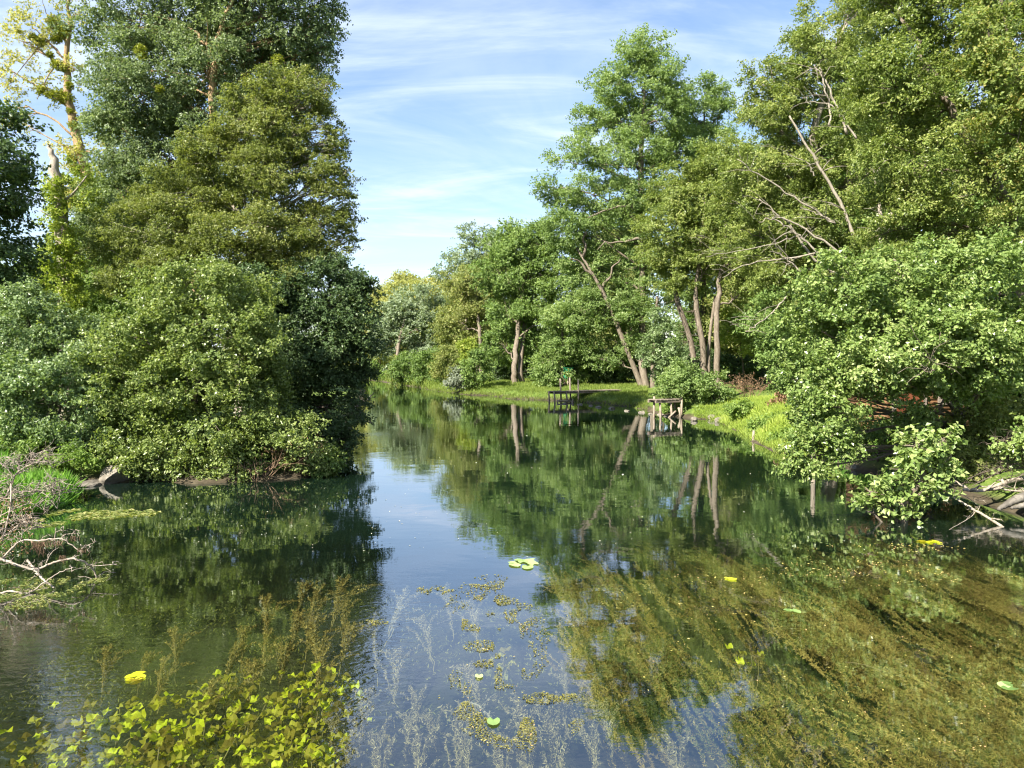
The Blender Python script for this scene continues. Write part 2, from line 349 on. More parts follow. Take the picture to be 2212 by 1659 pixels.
tr = N(t, 'ShaderNodeBsdfTransparent'); tr.inputs[0].default_value = (.80, .88, .76, 1)
df = N(t, 'ShaderNodeBsdfDiffuse'); df.inputs[0].default_value = (.006, .015, .009, 1)
murk = M(t, 'ADD', .12, M(t, 'MULTIPLY', mrange(t, sp.outputs[1], 9.0, 16.0), .74))       # the deep pool is cloudier than the shallows
mi = N(t, 'ShaderNodeMixShader'); t.links.new(murk, mi.inputs[0]); t.links.new(tr.outputs[0], mi.inputs[1]); t.links.new(df.outputs[0], mi.inputs[2])
mo = N(t, 'ShaderNodeMixShader'); t.links.new(fres, mo.inputs[0]); t.links.new(mi.outputs[0], mo.inputs[1]); t.links.new(gl.outputs[0], mo.inputs[2])
t.links.new(mo.outputs[0], o_.inputs[0])
tag(link('river_water', raw_mesh('river_water', np.array([(-145,-45,0), (25,-45,0), (25,165,0), (-145,165,0)]), [np.array([(0, 1, 2, 3)])], m)),
    'calm clear river water', kind='structure')

# ------------------------------------------------------------------ foliage
def leaves(name, P, Nn, D, L, Wd, tint, mat, off):
    """one mesh of leaf-shaped faces: P centres, Nn normals, D tip directions"""
    D = unit(D - (D * Nn).sum(1, keepdims=True) * Nn); B = np.cross(Nn, D)
    L = L[:, None]; Wd = Wd[:, None]
    P = P - np.asarray(off)
    V = np.stack([P - D * L * .5, P + B * Wd * .5 - D * L * .06 + Nn * Wd * .14, P + D * L * .5 - Nn * L * .08, P - B * Wd * .5 - D * L * .06 + Nn * Wd * .14], 1).reshape(-1, 3)
    F = np.arange(len(V)).reshape(-1, 4)
    return raw_mesh(name, V, [F], mat, {'tint': np.clip(tint, 0, 1)})
def rand_dirs(n):
    return unit(rng.normal(size=(n, 3)))
def scatter(lobes, leaf, cover, clump, flat=.6, gap=.0, droop=.25, full=.35, narrow=.62, upw=.45):
    """leaves grouped in sprays, sprays in clumps, clumps over the lobes of a crown"""
    C, Rd = lobes[:, :3], lobes[:, 3:6]; den = lobes[:, 6]
    P_, N_, D_, L_, T_ = [], [], [], [], []
    clumps = []
    for i in range(len(C)):
        a, b_, c = Rd[i]; pw = 1.6
        area = 4 * math.pi * ((((a * b_) ** pw + (a * c) ** pw + (b_ * c) ** pw) / 3) ** (1 / pw))
        rc = min(clump, .62 * min(a, b_, c))
        nc = max(6, int(area / (rc * rc * 1.5)))
        d = rand_dirs(nc); sh = np.where(rng.random(nc) < full, rng.uniform(.25, .75, nc), rng.uniform(.78, 1.03, nc))
        pc = C[i] + d * Rd[i] * sh[:, None]
        keep = np.ones(nc, bool)
        for j in range(len(C)):                                     # nothing deep inside a neighbour lobe
            if j != i: keep &= ~((((pc - C[j]) / Rd[j]) ** 2).sum(1) < .42)
        if gap: keep &= vnoise(pc / (clump * 2.2), i) > gap
        keep &= pc[:, 2] > .05
        if not keep.any(): continue
        pc, d = pc[keep], d[keep]; nc = len(pc)
        clumps.append(np.concatenate([pc, np.full((nc, 1), i)], 1))
        nl = int(Q * den[i] * cover * 1.6 * rc * rc * nc / (.36 * leaf * leaf * narrow / .62))
        k = 9; ns = max(4, nl // k)
        ci = rng.integers(0, nc, ns)
        od = unit(d[ci] / Rd[i] * Rd[i].mean() + np.array((0, 0, .35)))
        q = rand_dirs(ns) * (rng.random((ns, 1)) ** .45)
        q += od * .25
        q[:, 2] *= flat
        scl = rng.uniform(.65, 1.25, nc)[ci][:, None]
        ps = pc[ci] + q * rc * scl
        ax = unit(unit(q) * .8 + od * .5 + rng.normal(0, .45, (ns, 3)) + np.array((0, 0, -droop)))
        tw = rng.uniform(.6, 1.3, ns) * leaf * 3.0
        tcl = rng.random(nc)[ci]
        tt = rng.uniform(-.5, .5, (ns, k))
        sn = unit(od * .5 + np.array((0, 0, upw)) + rng.normal(0, .35, (ns, 3)))
        side = unit(np.cross(ax, sn))
        Pl = ps[:, None, :] + ax[:, None, :] * (tt * tw[:, None])[..., None] + side[:, None, :] * (rng.normal(0, .55, (ns, k)) * leaf)[..., None] + sn[:, None, :] * (rng.normal(0, .3, (ns, k)) * leaf)[..., None]
        Nl = unit(sn[:, None, :] + rng.normal(0, .62, (ns, k, 3)))
        Dl = ax[:, None, :] * .7 + side[:, None, :] * rng.choice((-1, 1), (ns, k))[..., None] * .8 + rng.normal(0, .3, (ns, k, 3)) + np.array((0, 0, -.3))
        P_.append(Pl.reshape(-1, 3)); N_.append(Nl.reshape(-1, 3)); D_.append(Dl.reshape(-1, 3))
        L_.append(leaf * rng.uniform(.65, 1.25, ns * k))
        T_.append(np.clip(.62 * rng.random(ns * k) + .26 * np.repeat(tcl, k) + .12 * rng.random(), 0, 1))
    return np.concatenate(P_), np.concatenate(N_), np.concatenate(D_), np.concatenate(L_), np.concatenate(T_), (np.concatenate(clumps) if clumps else np.zeros((0, 4)))
def lobes_at(rows, Y, deep=1.0, jy=.35):
    """rows (u, v, ru, rv[, dY[, density]]) on the 2212 view -> lobes in metres"""
    o = []
    for r in rows:
        dY = r[4] if len(r) > 4 else rng.uniform(-jy, jy) * (r[2] + r[3]) / 2 * Y / FOC
        c = at(r[0], r[1], Y + dY); s_ = (Y + dY) / FOC
        o.append((*c, r[2] * s_, deep * (r[2] + r[3]) / 2 * s_, r[3] * s_, r[5] if len(r) > 5 else 1.0))
    return np.array(o)
def tree(name, label, cat, rows, Y, mat, leaf, cover=2.6, clump=.7, bark=BARK, base=None, path=None, rad=.2, group=None, narrow=.62, limbs=True,
         twigs=.5, twig_r=.012, parts=('trunk', 'crown'), deep=1.0, extra=None, lobes=None, **kw):
    """a trunk with limbs and twigs, and a crown of leaves; path: (u, v, dY, radius) rows from the foot up"""
    lb = lobes_at(rows, Y, deep) if lobes is None else lobes
    if path:
        pk = np.array([at(u, v, Y + dy) for u, v, dy, r in path]); pr = np.array([q[3] for q in path])
        bx, by = pk[0][:2]
        pk[0][2] = min(pk[0][2], gz(bx, by) - .15)
    else:
        if base is None:
            bx, by = lb[:, 0].mean(), lb[:, 1].mean()
        else:
            b0 = at(base[0], 765, Y + (base[1] if len(base) > 1 else 0)); bx, by = b0[:2]
        top = lb[np.argmax(lb[:, 2])]
        z0 = gz(bx, by) - .15
        zt = top[2]; mid = lb[:, :2].mean(0)
        pk = np.array([(bx, by, z0), (bx * .8 + mid[0] * .2, by * .8 + mid[1] * .2, z0 + (zt - z0) * .35), (mid[0] * .7 + top[0] * .3, mid[1] * .7 + top[1] * .3, z0 + (zt - z0) * .7), (top[0], top[1], zt)])
        pr = np.array([rad, rad * .72, rad * .42, rad * .1])
    foot = np.array((pk[0][0], pk[0][1], gz(pk[0][0], pk[0][1])))
    root = empty(name, foot, label, cat, group)
    n = 22
    tp = spline(pk, n); tr_ = np.interp(np.linspace(0, len(pr) - 1, n), np.arange(len(pr)), pr)
    tp[1:-1, :2] += rng.normal(0, .035, (n - 2, 2)) * (pr[0] / .2)
    tr_[0] *= 1.35; tr_[1] *= 1.1
    g = Geo(); g.tube(tp, tr_, 9, .06)
    P, Nn, D, L, T, cl = scatter(lb, leaf, cover, clump, narrow=narrow, **kw)
    if limbs:
        for i, l in enumerate(lb):
            c = l[:3]; hz = np.linalg.norm(tp[:, :2] - c[:2], axis=1)
            tgt = c[2] - .55 * hz.min() - .3
            a = int(np.clip(np.argmin(np.abs(tp[:, 2] - tgt)), 2, n - 2))
            br = min(tr_[a] * .6, .03 + .03 * np.mean(l[3:6]))
            pth = bez(tp[a], c, .12 * np.linalg.norm(c - tp[a]) * rng.uniform(-.5, 1), 8, .05 * np.mean(l[3:6]))
            g.tube(pth, np.linspace(br, br * .35, 8), 6)
            sub = cl[cl[:, 3] == i]
            sub = sub[rng.random(len(sub)) < twigs]
            for s_ in sub:
                k = rng.integers(3, 8)
                e = s_[:3] + (s_[:3] - c) * .06
                g.tube(bez(pth[k], e, .08 * np.linalg.norm(e - pth[k]) * rng.uniform(-.4, 1), 5, .03 * np.mean(l[3:6])), np.linspace(min(br * .4, twig_r * 2.2), twig_r * .35, 5), 4)
    if extra: extra(g, tp, tr_)
    link(parts[0], g.mesh(parts[0], bark, True, foot), root)
    link(parts[1], leaves(parts[1], P, Nn, D, L, L * narrow, T, LM[mat], foot), root)
    return root
def twin(src, loc, rot, scale, label=None, group=None):
    r = src.copy(); COL.objects.link(r); r.location = loc; r.rotation_euler = (0, 0, rot); r.scale = scale
    if label: r['label'] = label
    if group: r['group'] = group
    for ch in src.children:
        c = ch.copy(); COL.objects.link(c); c.parent = r
    return r
# ------------------------------------------------------------------ trees of the left bank
tree('poplar_tree', 'tall blue-green grey poplar rising out of the frame behind the left alder', 'tree',
     [(300,60,110,110),(420,-20,130,120),(560,10,130,120),(640,80,70,60,0,.8),(330,190,115,110),(450,170,130,130),(570,150,100,110),(290,320,75,95),(390,380,120,130),
      (640,200,60,50,0,.7),(680,50,35,30,0,.6),(690,110,25,22,0,.5),(270,450,70,80),(510,300,120,110),(470,-160,200,120),(300,-120,110,80),(250,140,45,40,0,.6),(240,60,40,40,0,.5),(600,250,50,60,0,.7),(330,440,90,70),(235,500,55,60),(290,250,90,80),(690,150,36,34,0,.6),(655,170,40,40,0,.7),(640,20,80,50),(690,10,40,40,0,.7),(708,60,28,36,0,.5),(702,115,26,26,0,.5),(600,330,60,60,0,.7)],
     31, 'poplar', .105, 2.0, .75, POPBARK, path=[(420,800,0,.34),(440,500,-.3,.26),(462,260,-.9,.17),(466,120,-1.2,.13),(486,40,-1.2,.09),(520,-60,-1,.05),(540,-200,0,.03)], gap=.28, full=.3, twig_r=.02)
tree('alder_tree', 'broad olive alder with lacy boughs reaching over the river from the left bank', 'tree',
     [(600,185,50,40,0,.6),(640,235,70,38,0,.6),(690,225,30,22,0,.45),(690,270,45,24,0,.5),(545,220,50,40,0,.7),(520,260,60,40,0,.7),(735,470,40,30,0,.5),(712,300,40,22,0,.4),(738,380,32,24,0,.4),(665,215,50,36,0,.8),(700,325,48,34,0,.75),(722,425,42,38,0,.75),(650,170,36,26,0,.6),(748,430,28,22,0,.45),(752,520,24,24,0,.5),(705,190,26,18,0,.3),(560,290,90,50,0,.8),(660,300,75,32,0,.55),(470,330,80,45),(690,350,60,30,0,.5),(600,380,115,60,0,.85),(420,420,110,70),(715,430,50,36,0,.5),(700,390,50,26,0,.5),
      (360,510,120,80),(560,500,150,80),(690,500,65,50,0,.7),(725,550,32,40,0,.6),(280,560,80,80),(480,600,170,85),(620,600,110,70)],
     25, 'alder', .072, 2.2, .6, LIMB, path=[(520,860,0,.28),(530,640,.2,.2),(555,430,.2,.12),(590,280,0,.06),(615,165,0,.02)], gap=.25, droop=.35, flat=.45, twig_r=.016)
tree('hazel_tree', 'wide dome of sunlit yellow-green leaves hanging over the left waterline', 'tree',
     [(430,640,140,75,.9),(330,735,125,105),(470,735,130,105),(290,850,85,90),(420,870,145,105),(535,850,80,85),(350,960,105,65),(480,970,125,55),(600,955,90,62),(680,985,52,40),(240,790,50,60),(560,720,50,60)],
     19.3, 'dome', .078, 2.5, .48, BARK, base=(430,1.6), rad=.16, gap=.22, deep=.95, twigs=.25, narrow=.72)
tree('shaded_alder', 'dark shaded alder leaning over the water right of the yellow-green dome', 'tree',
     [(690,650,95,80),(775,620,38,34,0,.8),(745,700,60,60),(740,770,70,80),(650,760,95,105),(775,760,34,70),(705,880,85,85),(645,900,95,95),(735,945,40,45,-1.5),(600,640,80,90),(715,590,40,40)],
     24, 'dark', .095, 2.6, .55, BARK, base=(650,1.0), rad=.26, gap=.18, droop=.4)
tree('leafy_sapling', 'thin young alder hanging low over the water at the tip of the left bank', 'tree',
     [(640,1000,70,30),(700,1000,38,24),(560,1005,60,24)], 19.6, 'mid', .085, 2.2, .35, BARK, base=(640,.7), rad=.05, gap=.2)
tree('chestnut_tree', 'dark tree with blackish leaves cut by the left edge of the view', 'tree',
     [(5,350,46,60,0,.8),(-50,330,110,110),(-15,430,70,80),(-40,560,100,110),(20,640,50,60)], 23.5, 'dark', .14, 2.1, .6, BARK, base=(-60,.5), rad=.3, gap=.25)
def mistletoes(root, balls, Y, foot):
    for (u, v, r_) in balls:
        c = at(u, v, Y); rm = r_ * Y / FOC
        k = int(620 * (rm / .4) ** 2) + 90
        d = rand_dirs(k); rr = rng.random(k) ** .5
        P = c + d * rm * rr[:, None] * np.array((1, 1, .9)); L = rng.uniform(.09, .15, k)
        link('mistletoe', leaves('mistletoe', P, rand_dirs(k), d + rng.normal(0, .4, (k, 3)), L, L * .35, rng.random(k), LM['mistle'], foot), root)
def nub(g, tp, tr_):
    for a, (u, v), r_ in ((14, (30, 168), .05), (13, (100, 40), .05), (16, (175, -30), .05), (17, (125, -40), .04), (12, (80, 215), .04)):
        e = at(u, v, 33); g.tube(spline([tp[a], (tp[a] + e) / 2 + (0, 0, .4), e], 8), np.linspace(r_, .012, 8), 5)
mt = tree('mistletoe_poplar', 'thin half-bare poplar with yellow leaves and round clumps of mistletoe', 'tree',
     [(50,90,45,50,0,.34),(20,150,40,40,0,.3),(70,60,40,40,0,.3),(20,230,40,50,0,.25),(100,30,50,40,0,.25),(95,190,40,40,0,.22),(170,30,40,40,0,.18),(165,150,22,40,0,.3),(178,250,22,40,0,.35),(200,330,40,40,0,.5),
      (170,410,50,45,0,.5),(150,330,30,30,0,.4),(60,270,30,20,0,.1),(110,100,25,30,0,.25),(150,-60,80,50,0,.3)],
     33, 'yellow', .10, 1.6, .5, POPBARK, path=[(215,600,0,.24),(192,440,0,.21),(165,300,0,.19),(148,210,0,.16),(142,130,0,.12),(152,40,0,.07),(150,-20,0,.04),(160,-90,0,.02)], limbs=True, twigs=.15, gap=.3, extra=nub)
mistletoes(mt, [(118,48,17),(134,74,19),(120,84,12),(142,62,11),(86,88,14),(70,80,10),(108,118,9),(124,140,14),(138,148,10),(90,195,12),(104,205,9),(126,206,20),(146,212,15),(150,186,10),(24,174,6),(158,345,12),(165,365,13),(158,270,12),(152,240,9)], 32.9, np.array(mt.location))
pp = bpy.data.objects['poplar_tree']
mistletoes(pp, [(303,108,14),(308,122,10),(345,192,10),(590,180,10),(600,130,14),(575,190,9)], 28.4, np.array(pp.location))
# broken trunk with ivy
pth = [(150,800,0,.30),(142,640,0,.27),(132,470,0,.24),(122,390,0,.2),(113,345,0,.14),(108,312,0,.03)]
def shards(g, tp, tr_):
    for k in range(5):
        a = at(118 + rng.uniform(-6, 8), 372, 28.3); g.tube([a, a + (rng.uniform(-.08, .02), 0, .35), a + (rng.uniform(-.18, -.02), 0, rng.uniform(.6, .95))], [.1, .07, .01], 5)
    for (v, du, dv) in ((440, 55, -60), (470, -45, -16), (560, 60, -30), (520, 50, 30), (580, -55, 5)):
        a = at(132, v, 28.3); e = at(132 + du, v + dv, 27.9); g.tube(spline([a, (a + e) / 2 + (0, 0, -.1), e], 6), np.linspace(.06, .02, 6), 5)
tree('ivy_clad_snag', 'pale broken tree trunk with a splintered top and bright ivy climbing it', 'tree',
     [(122,425,15,44,-.3),(130,500,26,50,-.5),(138,575,36,60,-.8),(140,650,52,60,-1),(165,530,24,24,-.1,.5),(100,400,16,22,-.1,.25),(110,610,30,30,-.1,.6),(175,380,30,35,.2,.5),(190,440,30,30,.2,.5)], 28.3, 'ivy', .09, 2.0, .3, SNAG, path=pth, limbs=False, parts=('trunk', 'ivy'), extra=shards, narrow=.85)
tree('thicket_tree', 'dim green tree filling the gap behind the ivy-covered broken trunk', 'tree',
     [(190,640,80,80),(90,620,80,70),(240,540,65,70),(220,450,40,60,0,.6),(260,660,70,80),(40,690,80,60)], 32, 'mid', .10, 2.2, .6, BARK, base=(190,1), rad=.14, gap=.25)
tree('sallow_bush', 'grey-green sallow bush against the left edge, above the stone', 'bush',
     [(60,700,75,55),(20,780,80,70),(115,760,60,55),(175,735,50,50),(50,650,50,36)], 21, 'blue', .08, 2.4, .42, BARK, base=(60,.5), rad=.07, gap=.25, parts=('stem', 'foliage'))
tree('bramble_bush', 'pale blue-green bush with glinting round leaves left of the dome', 'bush',
     [(110,870,95,75),(30,900,75,70),(190,900,50,60),(130,800,70,50),(60,830,60,50),(205,960,45,40),(215,860,35,60)], 19.2, 'blue', .085, 2.4, .4, BARK, base=(110,.6), rad=.06, gap=.28, parts=('stem', 'foliage'), narrow=.85)
tree('bramble_bush', 'low dark bush at the water edge behind the grass mound', 'bush',
     [(40,975,90,40),(110,965,50,32)], 18.9, 'mid', .08, 2.2, .35, BARK, base=(40,.4), rad=.05, gap=.3, parts=('stem', 'foliage'))
tree('nettle_patch', 'bright green nettles lit by the sun left of the boulder', 'plant',
     [(150,985,45,26),(120,1000,28,16),(195,1000,22,18)], 18.2, 'bright', .08, 1.6, .25, BARK, base=(150,), rad=.02, parts=('stem', 'leaves'), gap=.2)
tree('hazel_bush', 'low leafy bush along the waterline from the boulder rightwards', 'bush',
     [(305,985,46,40),(310,1020,36,18),(400,1015,70,24),(500,1018,70,22)], 18.6, 'dome', .085, 1.9, .3, BARK, base=(285,.3), rad=.04, parts=('stem', 'foliage'), gap=.25)
# dry orange shrub
def twiggy(name, label, cat, u, v, Y, n, hgt_, mat, spread=.5, group=None, leafy=None):
    b0 = at(u, v, Y); b0[2] = gz(b0[0], b0[1]) - .03 if gz(b0[0], b0[1]) > -.3 else -.1
    root = empty(name, b0, label, cat, group); g = Geo(); tips = []
    for k in range(n):
        a = b0 + np.array((rng.normal(0, spread * .4), rng.normal(0, .15), 0)); e = a + np.array((rng.normal(.1, spread), rng.normal(-.1, spread * .6), hgt_ * rng.uniform(.5, 1.1)))
        P = bez(a, e, .1, 6, .03); g.tube(P, np.linspace(.014, .004, 6), 4)
        for j in range(4):
            q = P[rng.integers(2, 6)]; f = q + rng.normal(0, .16, 3) + (0, 0, .1); g.tube(bez(q, f, .02, 4), np.linspace(.007, .002, 4), 3); tips.append(f); tips.append((q + f) / 2)
    link('stems', g.mesh('stems', mat, True, b0), root)
    if leafy:
        tips = np.repeat(np.array(tips), 6, 0) + rng.normal(0, .06, (len(tips) * 6, 3)); k = len(tips); L = rng.uniform(.03, .07, k)
        link('leaves', leaves('leaves', tips, rand_dirs(k), rand_dirs(k), L, L * .6, rng.random(k), LM[leafy], b0), root)
    return root
twiggy('dry_shrub', 'withered orange-brown shrub at the waterline under the left trees', 'bush', 640, 1035, 19.3, 26, .65, WIRE, .45, None, 'brown')
twiggy('dry_shrub', 'sparse brown twigs rising from the left bank beside the withered orange shrub', 'bush', 560, 1040, 18.7, 18, .4, WIRE, .4, None, None)

# ------------------------------------------------------------------ far bank, from the bend to the ash
hill = [(805,628,45,40,142,'hill tree with a yellow-green crown nearest to the shaded alder'),(850,612,45,40,135,'broad yellow-green hill tree second from the left on the far ridge'),
        (895,606,42,36,140,'rounded yellow-tinged hill tree at the middle of the far ridge'),(935,602,40,36,132,'yellow-green hill tree left of the tall thin crown'),(800,680,40,50,125,'lower yellow-green tree standing at the river bend')]
hill += [(870,590,40,36,150,'highest pale yellow-green hill tree behind the willow'),(960,590,44,40,128,'rounded hill tree right beside the thin-crowned ash'),(915,650,46,50,112,'lower yellow-green hill tree standing right behind the willow')]
for u, v, ru, rv, Y, lab in hill:
    tree('hill_tree', lab, 'tree', [(u, v + rv * .8, ru * .8, rv * .8), (u - ru * .7, v + rv * 1.6, ru * .7, rv), (u + ru * .6, v + rv * 1.5, ru * .7, rv), (u, v + rv * 2.5, ru, rv), (u + ru * .3, v + rv * 3.5, ru, rv), (u - ru * .5, v + rv * 4, ru * .8, rv)],
         Y, 'far', .34, 2.2, 1.6, BARK, rad=.35, group='trees on the far ridge', gap=.2, twigs=.1)
tree('white_willow', 'silvery grey-green willow on the far bank at the bend', 'tree',
     [(890,680,48,55),(850,735,42,52),(925,645,32,36),(905,750,50,55),(860,680,34,36),(940,700,30,50),(870,790,40,30)], 92, 'willow', .26, 2.4, 1.2, PALEBARK, path=[(857,815,-4,.22),(858,770,-4,.2),(868,710,-2,.15),(890,650,0,.05)], gap=.2)
tree('yellow_maple', 'yellow-green tree between the willow and the river bend', 'tree',
     [(820,700,26,45),(812,750,24,36),(830,760,20,30)], 104, 'far', .26, 2.2, 1.1, PALEBARK, rad=.2, gap=.2)
tree('thin_ash', 'tall pale thin-crowned tree standing above the far wood', 'tree',
     [(1030,510,34,26,0,.6),(1010,545,38,32,0,.7),(985,580,36,30,0,.6),(1050,550,36,34,0,.8),(1000,610,45,45),(965,610,28,30,0,.6)], 84, 'willow', .22, 1.9, 1.2, PALEBARK, rad=.22, gap=.3)
tree('olive_oak', 'olive-brown round tree on the far bank with a pale trunk showing', 'tree',
     [(1005,640,50,55),(1045,600,50,50),(985,690,42,55),(1035,690,50,60),(1010,750,50,36),(1060,740,30,50)], 76, 'olive', .2, 2.4, 1.0, PALEBARK, path=[(1040,790,-3,.2),(1036,720,-3,.17),(1030,660,-2,.12),(1030,590,0,.04)], gap=.22)
tree('dark_oak', 'big dense dark-green tree with two trunks on the far lawn', 'tree',
     [(1110,530,60,45),(1175,515,45,35),(1080,590,50,50),(1145,590,70,60),(1215,575,50,50),(1100,680,62,62),(1190,670,72,72),(1140,742,55,36),(1220,755,55,40),(1080,745,32,40),(1250,660,40,50)], 66, 'mid', .19, 2.5, .95, PALEBARK,
     path=[(1112,826,-3.4,.3),(1112,790,-3.4,.24),(1120,700,-2,.2),(1140,560,0,.06)], gap=.2, extra=lambda g, tp, tr_: g.tube(spline([at(1128,826,63) , at(1124,790,63), at(1135,690,65)], 10), np.linspace(.27, .15, 10), 8, .05))
tree('hanging_maple', 'bushy green tree with drooping skirts beside the green cabinet', 'tree',
     [(1225,740,40,36),(1195,780,38,34),(1235,800,34,26),(1185,815,30,20),(1205,700,36,40)], 57, 'ash', .17, 2.4, .8, BARK, path=[(1218,842,0,.22),(1216,800,0,.2),(1214,700,0,.05)], gap=.22)
for u, v, ru, rv, Y, mt_, lab in [(885,795,36,32,76,'mid','round green bank bush under the silvery willow'),(935,795,36,36,72,'mid','largest dark-green bush overhanging the far waterline'),(968,790,28,34,68,'olive','olive bush between the dark overhanging bush and the silver shrub'),
        (858,800,16,28,80,'autumn','tall brownish bush at the foot of the white willow trunk'),(835,815,18,12,88,'bright','lime-green low bush on the bank at the river bend'),(812,800,18,18,92,'mid','small bush closing the river bend'),(1030,795,26,36,59,'mid','dark hazel bush leaning over the water left of the far lawn'),(992,818,26,18,60,'silver','silver-grey shrub above the grass on the far bank'),
        (1012,760,20,26,60,'ivy','lime-tinted bush behind the dark hazel bush')]:
    tree('bank_bush', lab, 'bush', [(u, v, ru, rv), (u - ru * .5, v + rv * .4, ru * .6, rv * .6), (u + ru * .5, v + rv * .35, ru * .6, rv * .65), (u, v - rv * .5, ru * .6, rv * .6)], Y, mt_, .17, 2.4, .7, BARK, rad=.06, group='bushes along the far bank', parts=('stem', 'foliage'), gap=.2, twigs=.1)
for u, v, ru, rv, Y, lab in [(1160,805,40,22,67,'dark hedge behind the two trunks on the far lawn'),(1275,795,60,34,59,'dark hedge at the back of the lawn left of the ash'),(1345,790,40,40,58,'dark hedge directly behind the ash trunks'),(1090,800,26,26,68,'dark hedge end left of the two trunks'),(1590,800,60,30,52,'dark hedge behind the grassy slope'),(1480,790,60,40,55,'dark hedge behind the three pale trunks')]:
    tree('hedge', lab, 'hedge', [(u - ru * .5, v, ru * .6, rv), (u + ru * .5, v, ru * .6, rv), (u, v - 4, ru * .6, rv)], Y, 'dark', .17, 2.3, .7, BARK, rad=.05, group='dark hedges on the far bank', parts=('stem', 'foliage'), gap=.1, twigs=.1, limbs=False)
ash_rows = [(1395,108,58,36),(1320,180,56,46,0,.8),(1425,160,42,42),(1385,200,66,54),(1460,210,34,44),(1290,250,44,44),(1465,330,44,50),(1335,260,66,52),(1430,260,44,46,0,.8),(1250,335,62,44,0,.85),(1350,345,76,56),(1215,405,44,44,0,.85),(1285,425,76,56),(1395,430,66,56),
     (1235,490,58,44),(1330,515,86,56),(1265,580,72,48),(1400,575,66,56),(1335,650,72,52),(1425,670,56,56),(1380,740,50,40),(1275,665,50,48),(1325,735,46,44,0,.9),(1355,690,50,50,-1.5,.9),(1300,770,40,26,0,.9)]
def ash_lean(g, tp, tr_):
    g.tube(spline([at(1396,862,54.5), at(1372,800,54.6), at(1318,665,54.5), at(1285,600,54.5), at(1245,535,55)], 22), np.linspace(.24, .07, 22), 9, .05)
    g.tube(spline([at(1410,850,54.5), at(1412,760,54.5), at(1420,640,55)], 14), np.linspace(.24, .1, 14), 8, .05)
    for a, b in (((1285,600),(1230,560)), ((1300,630),(1340,560)), ((1260,555),(1265,500)), ((1385,450),(1270,470)), ((1390,520),(1290,540))):
        g.tube(bez(at(*a, 54.6), at(*b, 54), .4, 8, .1), np.linspace(.12, .03, 8), 6)
tree('ash_tree', 'tallest feathery ash on the far bank, standing against the sky', 'tree', ash_rows, 56, 'ash', .15, 2.0, .85, PALEBARK, path=[(1398,858,-1.5,.32),(1388,780,-1.3,.27),(1388,560,0,.22),(1385,380,0,.22),(1390,250,0,.13),(1395,110,0,.04)], gap=.3, extra=ash_lean, flat=.55, twig_r=.025, twigs=.35)
tree('ash_tree', 'second ash with a rounded lower crown right of the tallest ash', 'tree',
     [(1525,205,46,36,0,.85),(1500,265,50,46),(1562,250,34,40,0,.8),(1480,340,60,60),(1550,340,60,60),(1480,230,30,30,0,.6)], 60, 'ash', .15, 2.1, .9, BARK, rad=.32, base=(1520,0), gap=.28)
# three tall trunks with shaggy twigs
def shag(uv):
    def f(g, tp, tr_):
        for k in range(60):
            a = tp[rng.integers(2, 11)]; d = np.array((rng.normal(-.35, .35), rng.normal(-.3, .2), rng.normal(-.25, .2)))
            g.tube(bez(a, a + d * rng.uniform(.6, 1.6), -.05, 4, .03), np.linspace(.018, .004, 4), 3)
    return f
tree('alder_tree', 'shaggy pale trunk leaning left, leftmost of the three bare trunks', 'tree',
     [(1480,420,72,66),(1440,510,66,60),(1500,520,66,60),(1460,590,50,40)], 46, 'right', .125, 2.2, .75, PALEBARK, path=[(1512,822,0,.2),(1490,730,0,.17),(1460,640,0,.15),(1455,560,0,.1),(1470,420,0,.04)], gap=.25, extra=shag(0), group='three pale trunks by the far landing')
tree('alder_tree', 'middle bare trunk with loose bark and a split stem beside it', 'tree',
     [(1540,400,66,70),(1550,500,66,60),(1520,590,50,45),(1590,470,50,60)], 45, 'right', .125, 2.2, .75, PALEBARK, path=[(1526,838,0,.22),(1518,760,0,.19),(1504,660,0,.16),(1505,600,0,.11),(1530,400,0,.04)], gap=.25, group='three pale trunks by the far landing',
     extra=lambda g, tp, tr_: (g.tube(spline([at(1530,830,45), at(1532,740,45.3), at(1545,640,45.5)], 10), np.linspace(.14, .08, 10), 8, .08), shag(0)(g, tp, tr_)))
tree('alder_tree', 'straight greyish trunk, rightmost of the three bare trunks', 'tree',
     [(1580,350,60,60),(1610,430,55,60),(1590,560,60,55),(1620,620,40,40)], 44, 'right', .125, 2.2, .75, PALEBARK, path=[(1552,812,0,.2),(1548,720,0,.17),(1552,640,0,.15),(1560,560,0,.1),(1580,340,0,.04)], gap=.25, group='three pale trunks by the far landing')
tree('grey_sallow', 'small blue-grey sallow beside the ash trunks', 'bush', [(1432,735,28,40),(1440,790,32,34),(1425,690,20,24),(1400,770,18,22)], 43, 'blue', .13, 2.1, .5, BARK, base=(1435,.5), rad=.07, gap=.25, parts=('stem', 'foliage'))
tree('hazel_bush', 'sunlit leafy bush hanging over the water beside the nearer landing stage', 'bush', [(1490,850,50,40),(1530,835,42,36),(1470,810,36,28),(1500,885,44,20),(1450,840,26,30),(1550,860,24,28)], 38.5, 'ash', .14, 2.5, .5, BARK, base=(1500,.8), rad=.08, gap=.22, parts=('stem', 'foliage'))
tree('lit_maple', 'small yellow-green maple lit in the gap right of the three trunks', 'tree', [(1600,745,34,34),(1580,700,30,34),(1640,720,34,36)], 50, 'ivy', .15, 2.0, .7, BARK, rad=.08, gap=.25)
